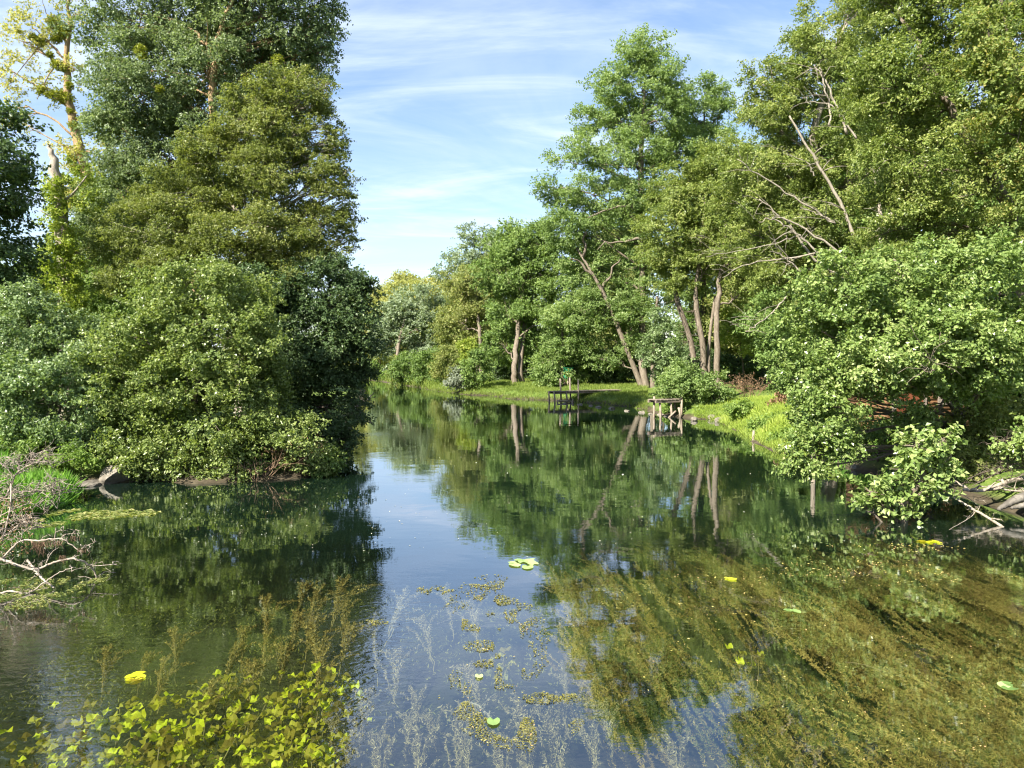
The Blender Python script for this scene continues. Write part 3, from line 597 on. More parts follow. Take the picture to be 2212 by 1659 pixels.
for u, v, ru, rv, Y, mt_, lab in [(1600,880,26,16,33,'bright','low lime-green clump of plants in the middle of the slope'),(1700,862,26,18,32,'brown','dry pinkish-brown clump at the top of the slope'),(1660,915,34,16,28.5,'bright','bright clump of plants spilling to the water at the foot of the slope'),
        (1700,945,30,16,25.5,'bright','lime clump of plants under the near alder skirts'),(1450,884,18,12,39,'bright','lime tuft under the nearer landing stage'),(1270,856,24,12,51,'bright','bright tuft of plants beside the low landing stage'),(1320,862,30,12,49.5,'mid','low dark-green tuft above the row of stones')]:
    tree('meadow_plant', lab, 'plant', [(u, v, ru, rv), (u - ru * .7, v + rv * .3, ru * .6, rv * .7), (u + ru * .7, v + rv * .3, ru * .6, rv * .7)], Y, mt_, .11, 2.0, .3, BARK, rad=.02, group='clumps of plants on the right bank', parts=('stem', 'leaves'), gap=.25, twigs=.1)
twiggy('bracken_clump', 'rusty orange bracken at the top of the grassy slope', 'plant', 1622, 812, 42, 26, 1.1, WIRE, .8, None, 'brown')

# ------------------------------------------------------------------ right bank
def boughs(rows, bark_r=(.1, .03)):
    def f(g, tp, tr_):
        for pts, Y, r0, r1 in rows:
            r0, r1 = r0 * .62, r1 * .7; P = spline([at(u, v, Y) for u, v in pts], 16); P[1:-1] += rng.normal(0, .03, (14, 3))
            g.tube(P, np.linspace(r0, r1, 16), 7, .05)
            for k in range(8):
                q = P[rng.integers(3, 16)]; g.tube(bez(q, q + np.array((rng.normal(-.5, .6), rng.normal(-.2, .3), rng.normal(.25, .4))), .1, 5, .03), np.linspace(r1 * .9, .005, 5), 4)
    return f
tree('river_alder', 'large yellowish alder with pale bare boughs showing through its crown', 'tree',
     [(1715,185,62,62),(1660,250,56,52),(1765,110,66,60),(1660,360,84,74),(1765,320,90,86),(1840,190,86,86),(1600,420,54,60),(1640,510,76,66),(1750,470,90,76),(1855,390,90,86),(1850,560,94,76),(1680,600,58,56),(1690,690,60,56),(1830,40,90,80),(1640,180,34,50,0,.7),(1770,620,70,60)],
     33, 'right', .095, 2.2, .62, LIMB, base=(1800,3), rad=.4, gap=.27, twig_r=.02, twigs=.4,
     extra=boughs([([(1850,520),(1800,410),(1745,320),(1705,250)], 31, .13, .05), ([(1880,640),(1760,560),(1700,480),(1640,430)], 30.6, .1, .03), ([(1880,600),(1780,520),(1690,470),(1640,480)], 30.5, .1, .02), ([(1800,540),(1700,560),(1620,570),(1560,600)], 30.3, .07, .012),
                   ([(1830,290),(1790,190),(1760,140)], 31, .1, .03), ([(1850,300),(1800,230),(1740,220)], 30.8, .07, .02), ([(1700,640),(1650,690),(1610,716)], 30, .06, .015), ([(1797,480),(1690,410),(1593,344)], 30.4, .08, .02), ([(1784,565),(1722,504),(1668,470)], 30.2, .08, .03), ([(1804,484),(1766,462),(1729,449)], 30.3, .06, .02),
                   ([(1794,272),(1788,210),(1770,146)], 30.8, .08, .03), ([(1729,586),(1700,560),(1675,545)], 30, .06, .03), ([(1729,507),(1654,531),(1525,555)], 30.4, .05, .01),
                   ([(1760,380),(1740,350),(1690,330)], 30.5, .05, .012), ([(1915,545),(1935,520),(1950,508)], 30.4, .07, .03), ([(1900,540),(1900,440),(1890,380)], 31, .16, .06), ([(1905,545),(1925,470),(1930,440)], 30.8, .09, .04)]))
tree('river_alder', 'big dark-barked alder leaning left at the right edge with its trunk in view', 'tree',
     [(1950,20,100,90),(2075,50,110,100),(1935,190,86,100),(2060,230,100,96),(1965,350,94,90),(2070,410,92,80),(2160,490,60,60),(2000,-130,190,90),(2010,500,90,60),(1930,480,70,60)],
     22.5, 'right', .082, 2.3, .58, PALEBARK, path=[(2290,760,1,.24),(2200,560,.4,.2),(2172,440,-.2,.17),(2100,320,-.5,.13),(2050,235,-.5,.1),(1985,110,-.4,.07),(1940,20,0,.03)], gap=.27, twig_r=.02)
tree('autumn_maple', 'maple with yellow and orange leaves in the upper right corner', 'tree',
     [(2185,80,80,90),(2200,230,70,90),(2150,160,60,60),(2215,340,50,60),(2200,-60,90,90),(2260,150,80,120),(2250,430,60,80),(2170,290,40,50),(2130,60,50,50)], 20.3, 'autumn', .10, 2.0, .55, BARK, path=[(2330,800,2,.16),(2280,500,1,.11),(2220,260,.6,.08),(2180,80,.3,.04),(2160,0,0,.02)], gap=.3, twig_r=.018)
tree('riverside_alder', 'nearest leafy alder on the right, its glossy skirts hanging to the water', 'tree',
     [(1830,620,92,70),(1950,600,100,82),(2085,590,95,80),(2185,610,70,80),(1775,715,84,76),(1895,715,92,72),(2040,700,92,62),(2165,690,60,46),(1760,815,66,62),(1845,810,54,46),(1750,900,40,46),(1795,905,52,46),(1760,985,54,42),(1715,1015,34,22),(1815,960,40,36),
      (2055,775,34,36),(1940,790,60,50,.3),(1870,850,40,36,0,.6),(2010,800,50,50,.8),(2090,760,50,50,1),(2130,830,60,50,1.6,.8),(1985,905,50,30,.4,.7),(1850,700,70,60),(1990,660,90,70,-.5),(1900,765,80,56,-.9),(1990,760,70,46,-1.1),(2090,715,80,56,-1.1),(2185,735,60,56,-1),(2140,800,50,34,-.6,.8),(1810,880,50,40,-.4),(2060,805,80,46,-.6),(1960,835,56,40,-.3,.8),(2170,800,60,40,-.6),(2120,850,50,34,.2,.7),(1770,960,46,40,-.3)],
     16.5, 'near', .085, 2.4, .42, PALEBARK, path=[(2080,900,3.5,.16),(2060,830,3.2,.13),(2030,720,2.2,.1),(1970,620,.9,.06),(1930,560,.4,.02)], gap=.26, narrow=.72, twig_r=.01, twigs=.25,
     extra=boughs([([(2030,890),(2050,840),(2075,800)], 17.6, .05, .03), ([(1990,790),(2010,800),(2022,775)], 14.8, .02, .012)]))
tree('leaning_alder', 'small alder standing in the water at right, its trunk under glossy rounded leaves', 'tree',
     [(2010,975,50,36),(2040,1000,30,34),(1975,1010,50,34),(1930,1045,40,26,0,.8),(1880,1062,40,26),(1865,1085,22,16),(1940,1090,34,28),(2005,1055,48,24),(1935,1120,18,14),(2040,950,24,22),(2055,985,26,30),(1985,960,50,30),(1950,1085,50,30)],
     14.0, 'near', .115, 1.9, .3, PALEBARK, path=[(1938,1128,0,.085),(1956,1090,0,.085),(1985,1040,0,.075),(2005,960,.1,.05),(2012,930,.1,.02)], gap=.25, narrow=.75, twig_r=.008)
tree('undergrowth_bush', 'shadowy brownish bush under the trees at the right edge', 'bush',
     [(2120,900,56,56),(2195,890,60,66),(2150,960,60,40),(2230,960,50,60)], 18.6, 'olive', .085, 2.0, .4, BARK, base=(2150,.5), rad=.06, gap=.35, parts=('stem', 'foliage'))
tree('undergrowth_bush', 'round-leaved bush at the right edge just above the driftwood', 'bush',
     [(2200,985,34,40),(2230,940,40,50)], 15.2, 'near', .1, 1.5, .3, BARK, base=(2225,.3), rad=.04, gap=.35, parts=('stem', 'foliage'), narrow=.85)
tree('undergrowth_bush', 'low bush on the stony bank under the hut', 'bush',
     [(1900,945,60,44),(1850,925,44,34),(1960,930,50,48),(2010,930,50,44),(1920,890,40,30,0,.7)], 20.0, 'mid', .085, 1.9, .35, BARK, base=(1900,.3), rad=.04, gap=.35, parts=('stem', 'foliage'))
tree('undergrowth_bush', 'sparse olive bush on the dark bank between the leaning alder and the fallen trunk', 'bush',
     [(2110,1000,50,30),(2070,985,40,34),(2160,1010,40,22)], 17.2, 'olive', .085, 1.5, .35, BARK, base=(2110,.3), rad=.03, gap=.4, parts=('stem', 'foliage'))
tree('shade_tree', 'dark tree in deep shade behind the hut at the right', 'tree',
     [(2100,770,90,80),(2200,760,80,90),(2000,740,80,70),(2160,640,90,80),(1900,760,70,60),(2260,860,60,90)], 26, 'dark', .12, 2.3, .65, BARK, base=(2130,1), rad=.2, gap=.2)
tree('shade_tree', 'dark tree closing the gap between the grassy slope and the near alder', 'tree',
     [(1690,740,60,60),(1730,790,50,50),(1660,690,50,60),(1700,830,36,26)], 31.5, 'mid', .12, 2.3, .6, BARK, base=(1715,1), rad=.14, gap=.2)
# woodland behind: copies of three trees
def gen(name, label, mat, leaf, hgt_, wid, group):
    lb = []
    for k in range(11):
        f = k / 10; a = k * 2.4; w = wid * (math.sin(math.pi * min(.95, .18 + .75 * f))) * .55
        lb.append((math.cos(a) * w, math.sin(a) * w, hgt_ * (.14 + .78 * f), wid * .5, wid * .5, hgt_ * .14, 1))
    return tree(name, label, 'tree', None, 0, mat, leaf, 2.4, 1.0, BARK, lobes=np.array(lb), rad=.28, group=group, gap=.25, twigs=.1)
GRP = 'woodland trees behind the banks'
W1 = gen('woodland_tree', 'woodland tree crowded behind the river bank trees', 'mid', .2, 17, 4.2, GRP)
W2 = gen('woodland_tree', 'woodland tree crowded behind the river bank trees', 'olive', .2, 14, 3.8, GRP)
spots = [(22,46,1.1),(28,38,1.15),(30,55,1.2),(18,58,1.0),(24,66,1.15),(36,48,1.2),(24,30,1.0),(34,28,1.1),(20,76,1),(10,80,1),(0,88,1),(-4,102,1.05),(32,72,1.2),
         (-20,38,.75),(-27,30,.8),(-24,48,.9),(-33,42,.9),(-20,60,.8),(-30,62,.95),(-34,30,.8),(14,95,1.1),(-24,112,.9),(40,62,1.2),(26,18,.9),(30,10,1.0),(-42,120,1)]
for i, (x, y, s_) in enumerate(spots):
    src = W1 if i % 2 == 0 else W2; z = gz(x, y) - .1
    if i < 2: src.location = (x, y, z); src.scale = (s_,) * 3; src.rotation_euler = (0, 0, 0)
    else: twin(src, (x, y, z), rng.uniform(0, 6.28), (s_, s_, s_ * rng.uniform(.9, 1.1)))
# ------------------------------------------------------------------ built things on the far bank and the hut
def bar(g, a, b, w, h):
    a, b = np.asarray(a, float), np.asarray(b, float); d = b - a; L = np.linalg.norm(d); d = d / L
    s_ = unit(np.cross(d, (0, 0, 1)) if abs(d[2]) < .95 else np.array((1., 0, 0))); u_ = np.cross(s_, d)
    g.box((a + b) / 2, (L, w, h), np.stack([d, s_, u_], 1))
def landing(name, label, a, b, width, zt, posts, extra):
    """a plank deck from a to b (x, y) at height zt"""
    a, b = np.array((*a, zt)), np.array((*b, zt)); d = unit(b - a); s_ = np.array((-d[1], d[0], 0.)); o = (a + b) / 2; o = np.array((o[0], o[1], 0.))
    root = empty(name, o, label, 'landing stage')
    n = max(3, int(np.linalg.norm(b - a) / .22)); 
    for k in range(n):
        c = a + (b - a) * ((k + .5) / n); g = Geo()
        e = width / 2 * rng.uniform(.9, 1.1); z_ = (0, 0, rng.uniform(-.012, .012))
        bar(g, c - s_ * e + z_, c + s_ * e + z_, .19, .04); link('plank', g.mesh('plank', PLANK, off=o), root)
    for q in (-.38, .38):
        g = Geo(); bar(g, a + s_ * q * width - (0, 0, .09), b + s_ * q * width - (0, 0, .09), .09, .12); link('joist', g.mesh('joist', PLANK, off=o), root)
    for (f, q, top) in posts:
        c = a + (b - a) * f + s_ * q * width; g = Geo()
        g.tube([(c[0], c[1], min(gz(c[0], c[1]), -.2) - .4), (c[0] + .02, c[1], .2), (c[0] + rng.uniform(-.05, .05), c[1], top)], [.065, .06, .055], 8, .06); link('post', g.mesh('post', POST, True, o), root)
    for (p0, p1, r_) in extra:
        g = Geo(); g.tube([p0, (np.array(p0) + p1) / 2 + (.02, 0, .02), p1], r_, 7, .05); link('brace', g.mesh('brace', POST, True, o), root)
p0, p1 = at(1192, 846, 49), at(1336, 848, 51.5)
landing('landing_stage', 'low grey plank landing stage on thin stilts by the green cabinet', p0[:2], p1[:2], .8, .72, [(.0, .45, .72), (.17, .45, 1.55), (.31, .45, 1.62), (.34, -.45, 1.5), (.0, -.45, .72), (.17, -.5, .70), (.55, .45, .7)],
        [(tuple(at(1205, 866, 48.7)), tuple(at(1240, 868, 48.9)), .05), (tuple(at(1204, 864, 48.7)), tuple(at(1204, 880, 48.7)), .05), (tuple(at(1238, 862, 48.8)), tuple(at(1231, 884, 48.8)), .05)])
p0, p1 = at(1408, 864, 37.2), at(1464, 863, 38.0)
landing('landing_stage', 'nearer plank landing stage on pale posts left of the overhanging bush', p0[:2], p1[:2], .75, .90, [(.2, -.35, .88), (.62, -.35, .88), (.98, -.4, 1.0), (1.04, .4, .95), (.22, .4, 1.05)],
        [(tuple(at(1444, 903, 37.3)), tuple(at(1460, 888, 37.4)), .05), (tuple(at(1470, 905, 37.2)), tuple(at(1466, 880, 37.3)), .06)])
# green cabinet on a leg
c = at(1227, 806, 57.0); z0 = gz(c[0], c[1])
root = empty('green_cabinet', (c[0], c[1], z0), 'small green painted cabinet on a leg under the far trees', 'cabinet')
g = Geo(); g.box((0, 0, c[2] - z0), (.7, .45, .8)); g.box((0, 0, c[2] - z0 + .43), (.78, .52, .05)); link('body', g.mesh('body', GREENP), root)
for s_ in (-.21, .21):
    g = Geo(); g.box((s_ * .82, -.238, c[2] - z0), (.31, .025, .7)); link('door', g.mesh('door', GREENP), root)
g = Geo(); g.tube([(0, 0, -.1), (0, 0, c[2] - z0 - .39)], .09, 8); link('leg', g.mesh('leg', POST, True), root)
# hut
c = at(1958, 900, 22.5); z0 = gz(c[0], c[1]); HX, HY, HH = 2.5, 2.0, 2.0
root = empty('log_hut', (c[0], c[1], z0), 'orange-brown log hut half hidden behind the near alder', 'hut')
root.rotation_euler = (0, 0, R(8))
g = Geo()
for k in range(14):
    z_ = .08 + k * .145
    g.tube([(-HX / 2, -HY / 2, z_), (HX / 2, -HY / 2, z_)], .078, 8); g.tube([(HX / 2, -HY / 2 + .09, z_ + .004), (HX / 2, HY / 2, z_ + .004)], .078, 8)
    g.tube([(-HX / 2, -HY / 2 + .09, z_ + .004), (-HX / 2, HY / 2, z_ + .004)], .078, 8); g.tube([(-HX / 2 + .09, HY / 2 + .09, z_), (HX / 2 - .09, HY / 2 + .09, z_)], .078, 8)
link('wall', g.mesh('wall', LOG, True), root)
g = Geo(); g.box((-.72, -HY / 2 - .1, .95), (.85, .05, 1.85)); link('door', g.mesh('door', REDWOOD), root)
g = Geo(); g.box((-.24, -HY / 2 - .1, 1.0), (.1, .07, 2.0)); g.box((-1.2, -HY / 2 - .1, 1.0), (.1, .07, 2.0)); g.box((-.72, -HY / 2 - .1, 1.94), (.86, .07, .1)); link('door_frame', g.mesh('door_frame', PLANK), root)
g = Geo(); g.box((.55, -HY / 2 - .09, 1.25), (.7, .05, .7)); link('shutter', g.mesh('shutter', PLANK), root)
g = Geo(); a_ = 1.45
for s_ in (-1, 1):
    ang = R(24) * s_; rm = np.array(((1, 0, 0), (0, math.cos(ang), math.sin(ang)), (0, -math.sin(ang), math.cos(ang)))); g.box((0, s_ * .68, 2.42), (HX + .6, 1.5, .07), rm)
link('roof', g.mesh('roof', ROOFM), root)
# posts in the water by the near alder
def pole(label, u, v0, v1, Y, r_):
    a, b_ = at(u, v1, Y), at(u + 1, v0, Y); root = empty('mooring_post', (a[0], a[1], -.0), label, 'post')
    g = Geo(); g.tube([(a[0], a[1], gz(a[0], a[1]) - .3), (a + b_) / 2, b_], [r_, r_ * .95, r_ * .8], 8, .08); link('shaft', g.mesh('shaft', SNAG, True, root.location), root)
pole('pale wooden post standing in the water under the near alder', 1757, 955, 1040, 18.2, .06)
pole('short grey stake at the foot of the grassy slope', 1627, 930, 955, 27.2, .05)

# ------------------------------------------------------------------ stones
import bmesh
def rock(label, c, s, mat, seed, group=None, flat=.7):
    bm = bmesh.new(); bmesh.ops.create_icosphere(bm, subdivisions=4, radius=1)
    V = np.array([v.co for v in bm.verts])
    F = np.array([[v.index for v in f.verts] for f in bm.faces]); bm.free()
    d = V.copy()
    for k in range(9):                                                # chop planes, then roughen
        r_ = np.random.default_rng(seed * 31 + k); nrm = unit(r_.normal(size=3)); h_ = r_.uniform(.55, .85); e = (d @ nrm) - h_; d -= np.where(e > 0, e * .9, 0)[:, None] * nrm
    d *= (1 + (vnoise(V * 3 + seed, seed) - .5) * .16 + (vnoise(V * 9 + seed, seed) - .5) * .06)[:, None]
    d = (d * np.array((1, .8, flat)) * s) @ rotz(seed * 1.7).T
    o = link('stone', raw_mesh('stone', d, [F], mat, smooth=False)); o.location = c
    tag(o, label, 'stone', group)
a = on(232, 1046); rock('grey boulder with a slanted top on the left bank', (a[0], a[1] + .35, .16), .48, STONE, 3, flat=.8)
a = on(258, 1040); rock('dark stone leaning behind the slanted boulder', (a[0], a[1] + .55, .24), .42, DARKSTONE, 5, flat=.8)
a = on(185, 1050); rock('flat muddy slab beside the slanted boulder', (a[0], a[1] + .2, .0), .45, DARKSTONE, 8, flat=.3)
for k, (u, v, s) in enumerate([(1250,874,.35),(1275,877,.28),(1300,880,.3),(1325,883,.3),(1345,886,.24),(1362,889,.26),(1385,891,.3),(1405,895,.26),(1225,872,.26),(1425,897,.3),(1440,899,.22)]):
    s *= .75 * rng.uniform(.6, 1.3); a = on(u + rng.uniform(-9, 9), v + rng.uniform(-1, 1)); rock('pale stone in the row edging the far lawn', (a[0], a[1] + .1, -.02), s, STONE, 20 + k, 'pale stones edging the far bank', .55)
for k, (u, v, s, lab) in enumerate([(1838,1003,.2,'round whitish stone on the small beach under the near alder'),(1868,1000,.24,'larger pale stone on the small beach under the near alder'),(1888,1008,.2,'pale stone lying right of the larger beach stone'),(1852,1016,.14,'smallest pale stone at the beach water edge'),
                                    (1540,906,.3,'squarish block of old stone at the foot of the grassy slope'),(1560,912,.34,'slanted slab of stone at the foot of the grassy slope'),(1500,909,.22,'low stone in the water under the overhanging bush'),(868,826,.7,'pale rubble at the river bend'),(858,824,.5,'small pale rock beside the rubble at the bend')]):
    a = on(u, v); rock(lab, (a[0], a[1] + .1, .06), s, STONE, 50 + k, None, .6)

# ------------------------------------------------------------------ dead branches
def branch(name, label, cat, paths, mat, twig=0, foot=None, sub=.5, thin=.72):
    """paths: list of (points (u, v, Y), r0, r1)"""
    P0 = at(*paths[0][0][0]); foot = P0 if foot is None else foot
    root = empty(name, foot, label, cat); g = Geo(); tw = g
    for pts, r0, r1 in paths:
        r0, r1 = r0 * thin, r1 * thin; P = spline([at(*p) for p in pts], 6 + 5 * len(pts)); m_ = len(P)
        P[1:-1] += rng.normal(0, r0 * .22, (m_ - 2, 3)); g.tube(P, np.linspace(r0, r1, m_), 7, .07)
        for k in range(int(twig * len(pts))):
            i = rng.integers(2, m_); q = P[i]; d = rand_dirs(1)[0] * sub * rng.uniform(.3, 1); d[2] = abs(d[2]) * .8 - .05
            B = bez(q, q + d, .03, 5, .02); tw.tube(B, np.linspace(max(.005, r1 * .7), .0025, 5), 4)
            for j in range(2):
                q2 = B[rng.integers(1, 4)]; tw.tube(bez(q2, q2 + rand_dirs(1)[0] * sub * .35, .0, 4, .01), np.linspace(.004, .002, 4), 3)
    link('bough', g.mesh('bough', mat, True, foot), root)
    return root
Y = 10.3
branch('dead_branch', 'bleached dead bough arching over and dipping into the water at left', 'branch', [([(-40,1212,Y),(0,1208,Y),(24,1215,Y),(75,1230,Y),(117,1215,Y),(155,1207,Y),(185,1215,10.35),(204,1235,10.45),(209,1252,10.45)], .032, .012), ([(194,1223,10.4),(225,1221,10.4),(253,1218,10.4)], .010, .004),
       ([(97,1224,Y),(110,1196,Y),(128,1182,Y)], .010, .004), ([(20,1214,Y),(45,1222,10.1),(70,1226,10.1)], .012, .006)], DEADWOOD, 1.2, sub=.3)
hb = branch('dead_branch', 'bleached bough draped with brown dry weed above the arching one', 'branch', [([(-30,1230,Y),(5,1206,Y),(44,1169,Y),(83,1168,Y),(131,1164,Y),(150,1174,Y),(175,1193,Y)], .022, .009), ([(131,1164,Y),(141,1155,Y),(173,1152,Y)], .009, .005), ([(172,1191,Y),(185,1180,Y),(202,1173,Y)], .009, .005), ([(117,1176,Y),(121,1140,Y)], .010, .007),
       ([(44,1169,Y),(48,1155,Y),(47,1140,Y)], .008, .004)], DEADWOOD, 1.3, sub=.25)
for (u, v, L_) in ((80,1170,.16),(86,1170,.22),(74,1171,.12),(108,1168,.12),(128,1168,.1),(160,1158,.09),(178,1184,.1),(135,1200,.12),(92,1170,.1)):
    g = Geo()
    for k in range(14):
        a = at(u + rng.normal(0, 5), v, Y - .01); g.tube([a, a + (rng.normal(0, .02), rng.normal(0, .01), -L_ * .5), a + (rng.normal(0, .03), rng.normal(0, .02), -L_ * rng.uniform(.6, 1.1))], [.003, .004, .001], 3)
    link('dry_weed', g.mesh('dry_weed', WIRE, False, hb.location), hb)
branch('dead_branch', 'pale dead branch lying lowest, touching the floating weed at left', 'branch', [([(-40,1296,9.75),(0,1282,9.8),(24,1277,9.8),(61,1281,9.8),(97,1257,9.9),(130,1236,10),(158,1226,10)], .024, .006), ([(60,1210,10.3),(80,1237,10.1),(97,1254,10),(117,1270,9.95)], .022, .016)], DEADWOOD, .8, sub=.3)
branch('driftwood', 'short pale split log on the floating weed at left', 'driftwood', [([(120,1271,10.2),(142,1260,10.4),(166,1250,10.6)], .045, .03)], SNAG)
Y = 11.2
bp = branch('dead_brush', 'tangle of bleached dead brushwood at the left edge', 'brushwood', [([(-30,1090,Y),(0,1077,Y),(15,1070,Y),(27,1040,Y),(41,1018,Y),(78,999,Y),(105,999,Y),(114,1011,Y)], .022, .006), ([(73,998,Y),(74,978,Y)], .007, .004), ([(-10,995,Y),(12,1008,Y),(32,1033,Y)], .014, .008), ([(41,1018,Y),(42,996,Y)], .009, .005),
       ([(0,1078,Y),(58,1072,Y),(97,1052,Y),(136,1036,Y)], .013, .004), ([(15,1066,Y),(60,1062,Y),(97,1067,Y),(124,1099,Y)], .014, .006), ([(24,1040,Y),(22,1096,10.9),(5,1169,10.6)], .018, .012), ([(-10,1120,Y),(30,1100,Y),(70,1088,Y),(104,1110,Y)], .013, .005), ([(-20,1050,Y),(30,1028,Y),(66,1010,Y)], .01, .004),
       ([(-20,1180,10.7),(20,1150,10.7),(50,1130,10.8),(96,1142,10.9)], .013, .004), ([(-20,1140,10.8),(25,1125,10.8),(75,1130,10.9)], .012, .005), ([(30,1110,10.8),(60,1140,10.8),(92,1136,10.8)], .009, .004), ([(116,1042,Y),(118,1068,Y)], .007, .003), ([(100,1070,Y),(120,1066,Y),(138,1060,Y)], .006, .003)], DEADWOOD, 4.2, sub=.42)
tips = np.concatenate([at(0,0,Y)[None] * 0 + at(rng.uniform(-20, 70), rng.uniform(1075, 1200), rng.uniform(10.6, 11.2))[None] for k in range(420)]); L = rng.uniform(.02, .05, 420)
link('dead_leaves', leaves('dead_leaves', tips, rand_dirs(420), rand_dirs(420), L, L * .6, rng.random(420), LM['brown'], bp.location), bp)
branch('driftwood', 'grey forked driftwood branch slanting into the dark water at right', 'driftwood', [([(2058,1074,14.2),(2067,1079,14.2),(2098,1097,14),(2134,1118,13.85),(2168,1140,13.6)], .022, .04), ([(2108,1102,14),(2095,1118,13.8),(2040,1150,13.3)], .012, .005), ([(2112,1105,14),(2117,1092,14)], .01, .006)], SNAG, .5, sub=.3)
branch('driftwood', 'thin bare stick slanting above the forked driftwood', 'driftwood', [([(2040,1040,14.5),(2051,1046,14.5),(2080,1068,14.4),(2118,1095,14.3)], .014, .006), ([(2005,1052,14.4),(2040,1058,14.4),(2075,1064,14.4)], .010, .006), ([(2010,1060,14.2),(2030,1072,14.2),(2050,1088,14.2)], .008, .004)], SNAG, .8, sub=.3)
branch('fallen_trunk', 'smooth pale fallen trunk on the dark bank at right', 'driftwood', [([(2080,1058,15.2),(2121,1060,15.2),(2157,1048,15.3),(2186,1038,15.5),(2240,1030,15.7)], .035, .08), ([(2150,1050,15.3),(2185,1060,15.1),(2230,1062,15.1)], .03, .02)], SNAG, 1.5, sub=.5)
branch('tree_stump', 'grey torn root stump at the right edge of the water', 'driftwood', [([(2158,1100,14.3),(2182,1086,14.4),(2215,1072,14.6),(2260,1066,14.8)], .05, .2), ([(2185,1098,14.3),(2212,1092,14.4),(2250,1085,14.6)], .04, .12)], DARKSTONE, 0)
branch('dead_brush', 'brown tangle of roots and twigs at the right edge', 'brushwood', [([(2090,1035,15.6),(2140,1015,15.7),(2200,1000,15.8),(2260,990,16)], .014, .02), ([(2100,1050,15.6),(2150,1025,15.6),(2230,1005,15.7)], .01, .02), ([(2120,1040,15.4),(2170,1010,15.5),(2180,985,15.6)], .012, .008), ([(2130,960,15.6),(2170,950,15.6),(2215,930,15.7)], .012, .008), ([(2150,1060,15.2),(2200,1030,15.3),(2250,1010,15.5)], .012, .02)], BARK, 5, sub=.6)

# ------------------------------------------------------------------ grass on the banks
def grass(name, label, test, n, h, mat, box, lean=.35):
    x = rng.uniform(box[0], box[1], n); y = rng.uniform(box[2], box[3], n)
    z = height(x, y); k = (sdist(x, y) < .12) & test(x, y); x, y, z = x[k], y[k], z[k]
    P = np.stack([x, y, z], 1); n = len(x)
    cl = .6 * vnoise(P * np.array((.9, .9, 0)), 2) + .4 * vnoise(P * np.array((2.6, 2.6, 0)), 6); hh = h * rng.uniform(.5, 1.15, n) * (.45 + 1.1 * cl)
    D = unit(np.array((0, 0, 1.0)) + rng.normal(0, lean, (n, 3)) * (1, 1, .2))
    Nn = unit(np.cross(D, rand_dirs(n)))
    return tag(link(name, leaves(name, P + D * hh[:, None] * .45, Nn, D, hh, np.maximum(hh * .10, .012 * y / 18), np.clip(.5 * rng.random(n) + .6 * cl - .1, 0, 1), LM[mat], (0, 0, 0))), label, kind='stuff')
px_ = lambda x, y: 1106 + FOC * x / y
grass('lawn_grass', 'sunlit yellow-green grass on the far bank', lambda x, y: (px_(x, y) > 925) & (px_(x, y) < 1400), 60000, .26, 'lawn', (-8, 12, 42, 70))
grass('slope_grass', 'tall sunlit grass and weeds on the right slope', lambda x, y: (px_(x, y) > 1500) & (px_(x, y) < 1800) & (x < 15.5), 70000, .26, 'grass', (7, 16, 20, 40), .7)
grass('bend_grass', 'lime grass along the river bend', lambda x, y: (px_(x, y) < 930), 20000, .6, 'lawn', (-26, -6, 64, 100))
grass('mound_grass', 'lush dark-green grass on the left mound', lambda x, y: (x < -9.4) & (y < 17.4), 24000, .5, 'lushgrass', (-13, -9.2, 12.5, 17.6), .5)
grass('beach_grass', 'thin grass along the right shore under the alders', lambda x, y: (y > 18.5) & (vnoise(np.stack([x, y, 0 * x], 1) * .8, 4) > .5), 9000, .3, 'lushgrass', (9, 16, 11, 24))

# ------------------------------------------------------------------ water plants
def plume(n_st, length, spread, whorl, ll, depth, tipz, bare=.0):
    """a feathery plant rooted at the origin whose stems stream along +Y and up to tipz"""
    P_, D_, N_ = [], [], []
    g = Geo()
    for j in range(n_st):
        s0 = 0 if j == 0 else rng.uniform(.05, .6); ln = length * (1 if j == 0 else rng.uniform(.45, 1.0) * (1 - s0 * .6)); a = 0 if j == 0 else rng.normal(0, spread)
        t_ = np.linspace(0, 1, 14); bend = rng.normal(0, .25)
        x = np.sin(a * (.35 + .65 * t_) + bend * t_ ** 2 * .5) * ln * t_ + rng.normal(0, .012, 14); y = length * s0 + np.cos(a) * ln * t_
        f = np.clip(y / length, 0, 1.15); z = depth + (tipz - depth) * np.minimum(1, 1 - (1 - np.minimum(f, 1)) ** 2.0) + rng.normal(0, .01, 14) - rng.uniform(0, .12) * t_
        S = np.stack([x, y, np.minimum(z, -.03)], 1); g.tube(S, np.linspace(.007, .002, 14), 4)
        w = int(ln * whorl); tt = rng.uniform(bare if j == 0 else .05, 1, w * 5); c = np.stack([np.interp(tt, t_, S[:, k]) for k in range(3)], 1)
        T = np.array((math.sin(a), math.cos(a), .15)); d = unit(rand_dirs(len(tt)) + T * .9); rl = ll * (.55 + .45 * np.sin(np.pi * np.clip(tt, 0, .93)))
        P_.append(c + d * rl[:, None] * .5); D_.append(d); N_.append(unit(rand_dirs(len(tt)) + (0, 0, .8)))
    P, D, Nn = map(np.concatenate, (P_, D_, N_)); P[:, 2] = np.minimum(P[:, 2], -.02)
    return P, D, Nn, g
def weed_thing(label, mat, args, stem, group):
    P, D, Nn, g = plume(*args); n = len(P); L = args[4] * rng.uniform(.7, 1.2, n)
    root = empty('water_milfoil', (0, 0, 0), label, 'water plant', group)
    link('stem', g.mesh('stem', stem, True), root); link('feathers', leaves('feathers', P, Nn, D, L, L * .30, rng.random(n), LM[mat], (0, 0, 0)), root)
    return root
STEMM = solid_mat('weed_stem', [(.120,.095,.040), (.180,.145,.065), (.240,.200,.100)], 8, .9, .2)
